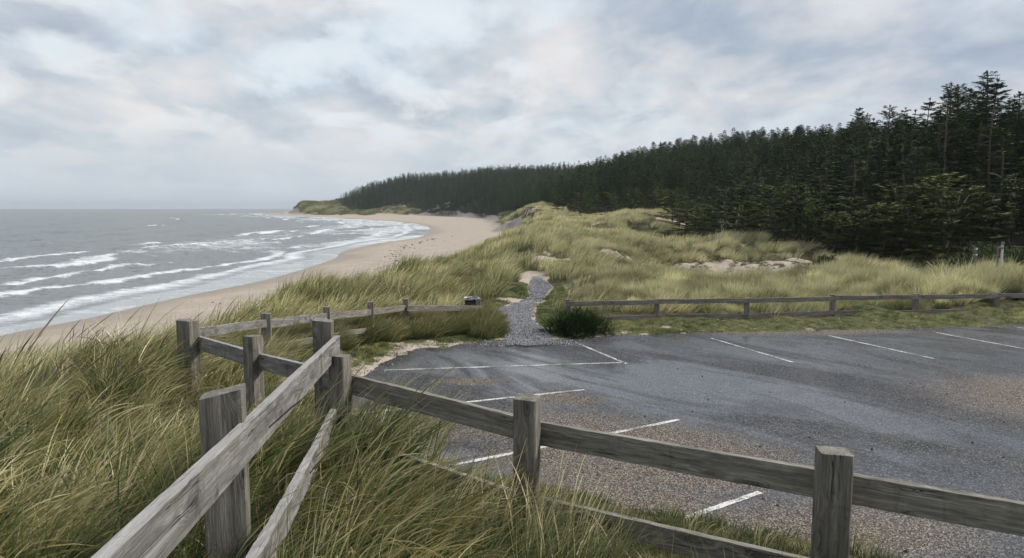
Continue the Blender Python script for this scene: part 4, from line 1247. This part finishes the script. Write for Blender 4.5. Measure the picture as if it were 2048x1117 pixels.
def conifer(seed, H=12.0, base=.18, width=2.4, power=.8, plates=False, dead=10, lean=.0, leafscale=1.0, gap=.0, dens=1.0):
    """returns (trunk mesh, crown mesh, dead-branch mesh); height about H"""
    q_ = random.Random(seed); w = Wood(); L = Leaf(); D = Wood()
    ph = q_.uniform(0, 6.28); n = 12

    def ax(t):
        return np.array([lean * H * t * t + .12 * math.sin(t * 5 + ph), .12 * math.cos(t * 4 + ph), H * t])
    w.limb([ax(i / n) - np.array([0, 0, .3 if i == 0 else 0]) for i in range(n + 1)], .012 * H + .03, .02, 7)
    z = base
    while z < .985:
        t = (z - base) / (1 - base)
        env = ((1 - t) ** power) * width + .16
        if plates: env = width * min(1.0, .45 + t * 3.0) * min(1.0, (1 - t) * 1.75 + .07)
        nb = q_.randint(4, 6) if not plates else q_.randint(3, 5)
        a0 = q_.uniform(0, 6.28)
        for b_ in range(nb):
            if q_.random() < gap: continue
            a = a0 + b_ * 6.28 / nb + q_.uniform(-.45, .45)
            Lb = max(.2, env * q_.uniform(.55, 1.18))
            el = .55 * t - .05 + q_.uniform(-.15, .15) if not plates else q_.uniform(.0, .3)
            p = ax(z + q_.uniform(-.01, .01)); hd = np.array([math.cos(a), math.sin(a), math.tan(el)])
            st = max(3, int(Lb / .28)); pts = [p]
            for k_ in range(st):
                s_ = (k_ + 1) / st
                p = p + np.array([hd[0], hd[1], hd[2] - .30 * s_ * (1 - t) + (.18 * s_ if s_ > .6 else 0)]) * Lb / st * .96
                pts.append(p)
                if s_ < (.42 if plates else .2) and t < .8: continue
                for c in range(int((14 if not plates else 19) * dens * (1.0 if t < .85 else .8)) + 1):
                    sa_ = a + q_.choice((-1, 1)) * q_.uniform(.15, 1.35) * (1 if s_ < .95 else .7)
                    dd = np.array([math.cos(sa_), math.sin(sa_), q_.uniform(-.10, .24)])
                    L.add(p + np.array([q_.gauss(0, .09), q_.gauss(0, .09), q_.gauss(0, .035)]), dd, q_.uniform(.26, .58) * leafscale * (.6 + .4 * (1 - t)), q_.uniform(.05, .11) * leafscale, min(1, max(0, .15 + .55 * s_ + q_.gauss(0, .2))))  # tint rises towards branch tips, painting the lit outer sprays into the needles
            w.limb(pts, .018 + .012 * Lb, .006, 3)
        z += (q_.uniform(.50, .85) if not plates else q_.uniform(.5, .95)) * (1 - .45 * t) / H
    for i in range(12):     # the leader
        L.add(ax(.985 + .01 * random.random()), np.array([q_.gauss(0, .5), q_.gauss(0, .5), 1.0]), .3, .07, .5)
    for i in range(dead):   # bare branches under the crown
        zz = q_.uniform(.06, base + .12); a = q_.uniform(0, 6.28); Lb = q_.uniform(.5, 1.7)
        p = ax(zz); pts = [p]
        for k_ in range(4):
            p = p + np.array([math.cos(a), math.sin(a), q_.uniform(-.35, .4)]) * Lb / 4; a += q_.uniform(-.35, .35); pts.append(p)
        w.limb(pts, .022, .006, 3)
        w.limb([pts[2], pts[2] + np.array([math.cos(a + .9), math.sin(a + .9), .3]) * Lb * .35], .012, .004, 3)
    return w.mesh('trunk', M_BARK), L.mesh('crown', M_NEEDLE, seed), None


KINDS = {}
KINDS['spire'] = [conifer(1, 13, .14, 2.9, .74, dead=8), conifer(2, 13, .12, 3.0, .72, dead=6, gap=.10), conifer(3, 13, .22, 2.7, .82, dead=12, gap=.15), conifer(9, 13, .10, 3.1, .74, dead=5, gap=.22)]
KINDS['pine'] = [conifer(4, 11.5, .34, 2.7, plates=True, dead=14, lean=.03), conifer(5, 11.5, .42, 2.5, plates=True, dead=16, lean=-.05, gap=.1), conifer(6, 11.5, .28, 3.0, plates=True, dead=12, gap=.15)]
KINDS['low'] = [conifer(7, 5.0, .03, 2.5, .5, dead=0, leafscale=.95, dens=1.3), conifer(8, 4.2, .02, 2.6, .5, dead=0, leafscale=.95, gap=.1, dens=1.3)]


M_LOW = foliage_material('low_pine_needles', [(0, (.035, .058, .022)), (.4, (.075, .105, .034)), (.75, (.13, .155, .05)), (1, (.20, .21, .08))])
for q3 in KINDS['low']: q3[1].materials[0] = M_LOW


def height_of(kind): return {'spire': 13, 'pine': 11.5, 'low': 4.4}[kind]


protos = {}
first_done = set()


def tree(kind, vi, loc, rz, s, name, label, group, sx=1.0):
    """a conifer: an Empty with trunk, crown and bare lower branches; repeats share the meshes"""
    r = bpy.data.objects.new(name, None); r.location = loc; r.rotation_euler = (random.gauss(0, .02), random.gauss(0, .02), rz); r.scale = (s * sx, s * sx, s)
    COL.objects.link(r); tag(r, label, 'shrub' if kind == 'low' else 'tree', group)
    tr_, cr_, dd_ = KINDS[kind][vi]
    for nm, me_ in (('trunk', tr_), ('crown', cr_), ('bare_branches', dd_)):
        if me_ is not None:
            o = bpy.data.objects.new(nm, me_); COL.objects.link(o); o.parent = r
    return r


# candidate stands on a jittered grid whose spacing grows with distance
qt = np.random.default_rng(400)
cand = []
ring = 40.0
while ring < 900:
    sp_ = 3.6 + ring * .0020
    na_ = int(math.radians(75) * ring / sp_)
    aa = np.radians(-27) + np.radians(75) * (np.arange(na_) + qt.uniform(-.42, .42, na_)) / na_
    rj = ring + qt.uniform(-.42, .42, na_) * sp_
    cand.append(np.stack([rj * np.sin(aa), rj * np.cos(aa)], 1)); ring += sp_
cand = np.vstack(cand)
cand = cand[in_forest(cand[:, 0] + 0.0, cand[:, 1])]
cz = height(cand[:, 0], cand[:, 1])[0]
cr = np.hypot(cand[:, 0], cand[:, 1])
ca = np.arctan2(cand[:, 0], cand[:, 1])
edge_d = np.abs(sdist(cand[:, 0], cand[:, 1], forest_poly))
# kind and height
rnd = qt.random(len(cand))
hh = np.where(cr < 150, 12.4, 10.4) * qt.uniform(.68, 1.18, len(cand))
hh = hh * (.55 + .45 * sstep(0, 14 + .02 * cr, edge_d)) * np.where(cr > 300, .95, 1)
pxc = 1024 + F * np.tan(np.clip(ca, -1.2, 1.2))
hh = hh * (1 + (np.interp(pxc, [1350, 1450, 1600, 1700, 1850, 2048], [.56, .60, .74, .92, 1.0, 1.06]) - 1) * (1 - sstep(130, 220, cr)))
kindi = np.where(rnd < .80, 0, 1)
kindi = np.where((edge_d < 16) & (cr < 140) & (rnd < .55), 1, kindi)
keep = np.ones(len(cand), bool)
order = np.argsort(cr)
bins = np.full(1200, -9.0)
vis = np.zeros(len(cand))
for i in order:
    b0 = int((ca[i] + .6) / .0016); hw_ = max(1, int(1.6 / cr[i] / .0016))
    sl = slice(max(0, b0 - hw_), b0 + hw_ + 1)
    top = (cz[i] + hh[i] - EYE) / cr[i]
    mx = bins[sl].min() if len(bins[sl]) else -9
    vis[i] = top - max(mx, -9)
    if vis[i] < -.035 and edge_d[i] > 18: keep[i] = False
    if ca[i] > .80: keep[i] &= edge_d[i] < 30 or vis[i] > 0
    lim = (cz[i] + hh[i] * .72 - EYE) / cr[i]
    bins[sl] = np.maximum(bins[sl], lim)
cand, cz, cr, ca, hh, kindi, vis, edge_d = [v[keep] for v in (cand, cz, cr, ca, hh, kindi, vis, edge_d)]
size = hh / cr * np.clip(vis / .02 + .3, .05, 1.5) * (np.abs(ca) < .68)
idx = np.argsort(-size)
N_IND = 285
near_set = set(idx[:N_IND].tolist())
print('trees', len(cand), 'individuals', N_IND)
rest = np.array([i for i in range(len(cand)) if i not in near_set])
for i in sorted(near_set, key=lambda j: cr[j]):
    kd = ('spire', 'pine')[kindi[i]]; vi = int(qt.integers(0, len(KINDS[kd])))
    s = hh[i] / height_of(kd)
    if edge_d[i] < 16 and cr[i] < 130:
        nm, lb, gr = ('pine_tree', 'wind-shaped pine with bare lower branches along the front edge of the forest', 'pines along the forest edge') if kd == 'pine' else \
                     ('spruce_tree', 'dark spruce standing in the front rows of the forest behind the dunes', 'spruces in the front rows of the forest')
    elif cr[i] < 150:
        nm, lb, gr = ('pine_tree', 'broad-topped pine deep in the forest on the right', 'pines inside the forest') if kd == 'pine' else ('spruce_tree', 'tall pointed spruce rising deep in the forest on the right', 'spruces inside the forest')
    else:
        nm, lb, gr = ('pine_tree', 'small distant pine on the wooded hillside', 'pines on the hillside') if kd == 'pine' else ('spruce_tree', 'small distant pointed spruce on the wooded hillside', 'spruces on the hillside')
    tree(kd, vi, (cand[i, 0], cand[i, 1], cz[i] - .15), float(qt.uniform(0, 6.28)), s, nm, lb, gr, float(qt.uniform(.95, 1.3)) / max(.55, s) ** .6)

# the remaining, smaller-looking trees of the wooded hill: one mass
src = [source('far_crown', KINDS['spire'][j][1]) for j in range(4)] + [source('far_crown', KINDS['pine'][j][1]) for j in range(3)]
vv = np.where(kindi == 0, qt.integers(0, 4, len(cand)), qt.integers(4, 7, len(cand)))
ss = hh / np.where(kindi == 0, 13, 11.5)
zz = np.stack([cand[:, 0], cand[:, 1], cz - np.where(kindi == 0, .3, 2.0)], 1)
rr_ = np.stack([0 * cz, 0 * cz, qt.uniform(0, 6.28, len(cand))], 1)
gn_scatter('woods', zz[rest], rr_[rest], (ss * 1.12)[rest], vv[rest], np.zeros((len(rest), 3)), src)

# low pines and scrub skirting the forest
low_spots = [(1372, 73, 1.0), (1405, 68, .9), (1450, 63, 1.0), (1500, 59, .95), (1545, 56, 1.1), (1590, 53, 1.2), (1630, 51.5, .95), (1672, 50, .9), (1718, 48.5, .85), (1765, 47.5, 1.0), (1812, 46.5, 1.1),
             (1858, 45.5, .9), (1900, 44.8, 1.05), (1960, 44, 1.1), (2020, 43, 1.15), (2080, 42, 1.2), (1345, 84, 1.0), (1395, 78, .9), (1610, 56, 1.2), (1700, 53, 1.2), (1790, 51, 1.3), (1880, 49, 1.25), (1480, 66, 1.1), (1320, 99, 1.0), (1270, 108, .9), (1210, 122, 1.0), (1160, 138, 1.1), (1115, 160, 1.1)]
for i, (px, d, s) in enumerate(low_spots):
    x_ = (px - 1024) / F * d
    tree('low', i % 2, (x_, d, hz(x_, d) - .1), random.uniform(0, 6.28), s * random.uniform(.8, 1.1), 'shrub_pine', 'low dense dark green pine bush skirting the foot of the forest', 'low pines at the foot of the forest', random.uniform(1.0, 1.25))

# the few bleached dead trees that show pale against the dark wood
def snag(seed, px, d, H, lean, label):
    q_ = random.Random(seed); w = Wood(); x_ = (px - 1024) / F * d
    r = empty('dead_tree', (x_, d, hz(x_, d)), label, 'dead tree', 'bleached dead trees at the forest edge')
    pts = [np.array([0, 0, -.2])]; a = lean
    for k_ in range(7):
        pts.append(pts[-1] + np.array([math.sin(a), q_.uniform(-.1, .1), math.cos(a)]) * H / 7); a += q_.uniform(-.22, .22)
    w.limb(pts, .10, .02, 5)
    tr_ = link(bpy.data.objects.new('trunk', w.mesh('trunk', M_DEAD)), r)
    for k_ in (2, 3, 4, 5):
        w2 = Wood(); p = pts[k_]; sgn = q_.choice((-1, 1)); b_ = a + sgn * q_.uniform(.5, 1.0); pp_ = [p]
        for j in range(4):
            p = p + np.array([math.sin(b_), q_.uniform(-.3, .3), math.cos(b_)]) * H * .075; b_ -= sgn * q_.uniform(0, .3); pp_.append(p)
        w2.limb(pp_, .04, .008, 4); link(bpy.data.objects.new('branch', w2.mesh('branch', M_DEAD)), r)


snag(1, 1462, 61, 3.6, .15, 'forked pale dead tree beside the far mound of dune grass')
snag(2, 1446, 62, 2.6, -.2, 'thin pale dead stem just left of the forked dead tree')
snag(3, 1512, 57.5, 3.2, .35, 'dead tree in the gap of the forest edge, leaning right')
snag(4, 1596, 53.5, 2.9, .45, 'curved white dead trunk leaning out over the low pines')
snag(5, 1580, 55, 3.4, .3, 'pale dead stem behind the curved white trunk')
snag(6, 1888, 47.5, 5.0, .12, 'slim grey dead tree standing in front of the tall trees')

# ================================================================ single bushes and small things
def leaf_bush(name, loc, rx, ry, h, n, mat, label, lw=(.05, .11), ll=(.10, .22), seed=1, group=None, up=.35):
    q_ = np.random.default_rng(seed); L = Leaf(); w = Wood()
    r = empty(name, loc, label, 'bush', group)
    for i in range(n):
        u = q_.normal(size=3); u /= np.linalg.norm(u); u[2] = abs(u[2])
        k_ = q_.uniform(.55, 1.0) ** .5
        lump = 1 + .42 * math.sin(u[0] * 7 + seed) * math.cos(u[1] * 6 + seed * 2) + q_.normal(0, .09)
        p = np.array([u[0] * rx, u[1] * ry, u[2] * h]) * k_ * lump
        L.add(p, u + q_.normal(0, .55, 3) + np.array([.2, 0, up]), q_.uniform(*ll), q_.uniform(*lw), float(np.clip(.2 + .6 * (k_ - .7) / .3 * q_.random() + q_.normal(0, .15), 0, 1)))
    for i in range(14):
        a_ = q_.uniform(0, 6.28); e_ = q_.uniform(.3, 1.0)
        w.limb([(0, 0, -.1), (math.cos(a_) * rx * .3 * e_, math.sin(a_) * ry * .3 * e_, h * .35), (math.cos(a_) * rx * .75 * e_, math.sin(a_) * ry * .75 * e_, h * .75)], .018, .004, 4)
    link(bpy.data.objects.new('stems', w.mesh('stems', M_BARK)), r)
    link(bpy.data.objects.new('foliage', L.mesh('foliage', mat, seed)), r)
    return r


bx, by, _ = G(1158, 674)
leaf_bush('bush', (bx, by + .30, 0), .74, .5, .55, 6500, M_BUSH, 'dark rounded bush growing through the left end of the long fence', (.010, .022), (.09, .24), 5, up=.6)
for i, (px, d, rx, ry, h, lb) in enumerate([(2040, 37, 3.6, 2.6, 1.25, 'scrub mound beyond the white pole, highest of the row at the right edge'), (1950, 39, 2.6, 2.0, .85, 'scrub mound behind the short banded post'), (1885, 40, 2.2, 1.8, .6, 'lowest scrub mound, left end of the row behind the pale grass')]):
    x_ = (px - 1024) / F * d
    leaf_bush('scrub_mound', (x_, d, hz(x_, d) - .05), rx, ry, h, int(9000 * rx / 3), M_SCRUB, lb, (.03, .07), (.12, .26), 20 + i)
for i, (px, d, s) in enumerate([(1655, 44, .5), (1120, 63, .4)]):
    x_ = (px - 1024) / F * d
    leaf_bush('low_bush', (x_, d, hz(x_, d)), s * 1.5, s, s * 1.1, 2500, M_SCRUB, ['small green bush in the hollow between the sandy mound and the forest', 'small green bush on the dune ridge left of the pale dune'][i], (.03, .06), (.1, .2), 40 + i)

# litter bin hooked behind the end post of the sloping fence
x_, y_, _ = P(943, 600, 20.75)
gz0 = hz(x_, y_)
bin_ = empty('litter_bin', (x_, y_, gz0), 'black litter bin with a crumpled white liner behind the fence end post', 'bin')
m, nt, b = nodemat('black_plastic'); b.inputs['Base Color'].default_value = (.018, .018, .02, 1); b.inputs['Roughness'].default_value = .45; M_BLK = m
m, nt, b = nodemat('white_liner'); N = NB(nt); N.l(N.ramp(N.noise(N.objco(), 20, 3), [(.3, (.28, .28, .29)), (.7, (.60, .60, .60))]), b.inputs['Base Color']); b.inputs['Roughness'].default_value = .4; M_LIN = m
bm = bmesh.new()
prof = [(.0, .165), (.02, .175), (.5, .20), (.80, .215), (.83, .225), (.83, .20), (.55, .185), (.06, .16)]
rings = []
for zz_, rad_ in prof:
    ring = []
    for k_ in range(24):
        a_ = k_ * math.pi / 12; c_, s_ = math.cos(a_), math.sin(a_); f_ = 1 / max(abs(c_), abs(s_)) ** .55
        ring.append(bm.verts.new((c_ * rad_ * f_, s_ * rad_ * f_, zz_)))
    rings.append(ring)
for r0, r1 in zip(rings[:-1], rings[1:]):
    for k_ in range(24): bm.faces.new((r0[k_], r0[(k_ + 1) % 24], r1[(k_ + 1) % 24], r1[k_]))
bm.faces.new(rings[0][::-1]); bm.faces.new(rings[-1])
body = bm_obj('body', bm, M_BLK, bin_)
bm = bmesh.new(); rings = []
for j, (zz_, rad_) in enumerate([(.80, .200), (.83, .212), (.852, .225), (.862, .232), (.85, .240), (.835, .240), (.82, .236)]):
    ring = []
    for k_ in range(36):
        a_ = k_ * math.pi / 18; c_, s_ = math.cos(a_), math.sin(a_); f_ = 1 / max(abs(c_), abs(s_)) ** .55
        wr = random.uniform(-.012, .012); lz = random.uniform(-.02, .02) * (j > 2) - (.03 * max(0, math.sin(a_ * 3 + 1)) if j > 4 else 0)
        ring.append(bm.verts.new((c_ * (rad_ + wr) * f_, s_ * (rad_ + wr) * f_, zz_ + lz)))
    rings.append(ring)
for r0, r1 in zip(rings[:-1], rings[1:]):
    for k_ in range(36): bm.faces.new((r0[k_], r0[(k_ + 1) % 36], r1[(k_ + 1) % 36], r1[k_]))
bm_obj('liner', bm, M_LIN, bin_, True)
top_z = P(944, 597, 20.6)[2] - gz0
bin_.scale = (1, 1, top_z / .862)

# marker posts standing in the pale grass at the far right
m, nt, b = nodemat('white_paint'); N = NB(nt); N.l(N.ramp(N.noise(N.objco(), 9, 4, .7), [(.35, (.35, .34, .32)), (.5, (.72, .72, .70))]), b.inputs['Base Color']); b.inputs['Roughness'].default_value = .6; M_WHT = m


def disc_post(par, name, x, y, z0, z1, r0, r1, mat, k=10):
    w = Wood(); w.limb([(x, y, z0), (x + .01, y, (z0 + z1) / 2), (x, y, z1)], r0, r1, k)
    n_ = len(w.v); w.f = [tuple(f) for f in w.f]
    bm = bmesh.new(); bv = [bm.verts.new(v) for v in w.v]
    for f in w.f: bm.faces.new([bv[i_] for i_ in f])
    bm.faces.new(bv[-k:]); bm.faces.new(bv[:k][::-1])
    return bm_obj(name, bm, mat, par)


x_, d_ = P(2005, 490, 33)[0], 33; z0 = hz(x_, d_)
mp = empty('marker_post', (x_, d_, z0), 'tall white-painted pole with a dark cap strapped to a weathered stake', 'post')
ht = P(2005, 490, 33)[2] - z0
disc_post(mp, 'pole', 0, 0, -.3, ht - .02, .062, .055, M_WHT)
disc_post(mp, 'cap', 0, 0, ht - .02, ht + .13, .075, .07, M_FAR)
disc_post(mp, 'stake', -.17, .03, -.3, ht - .06, .055, .05, M_POST, 6)
disc_post(mp, 'strap', -.085, .0, ht - .16, ht - .11, .13, .13, M_STEEL, 12)
w = Wood(); w.limb([(-.2, 0, ht * .72), (-.45, -.03, ht * .66)], .018, .012, 5); link(bpy.data.objects.new('peg', w.mesh('peg', M_DEAD)), mp)
x_, d_ = P(1951, 495, 34)[0], 34; z0 = hz(x_, d_)
mp = empty('banded_post', (x_, d_, z0), 'short grey post with two pale bands showing over the pale grass', 'post')
ht = P(1951, 495, 34)[2] - z0
disc_post(mp, 'shaft', 0, 0, -.3, ht, .085, .08, M_POST, 8)
disc_post(mp, 'band', 0, 0, ht - .12, ht - .06, .092, .092, M_WHT, 12)
disc_post(mp, 'band', 0, 0, ht - .40, ht - .35, .095, .095, M_WHT, 12)
# ================================================================ the air
m = bpy.data.materials.new('haze'); m.use_nodes = True; nt = m.node_tree
nt.nodes.remove(nt.nodes['Principled BSDF'])
pv = nt.nodes.new('ShaderNodeVolumePrincipled'); pv.inputs['Density'].default_value = .00014
pv.inputs['Color'].default_value = (.80, .88, .96, 1); pv.inputs['Anisotropy'].default_value = .2
nt.links.new(pv.outputs[0], nt.nodes['Material Output'].inputs['Volume'])
bm = bmesh.new(); bmesh.ops.create_cube(bm, size=1)
zb_, zt_ = float(min(gz.min(), z_sea.min())) - 1.0, 62.0
for v in bm.verts: v.co = Vector((v.co.x * 18500, v.co.y * 18500, zb_ if v.co.z < 0 else zt_))
hz_o = bm_obj('haze', bm, m); tag(hz_o, kind='stuff')
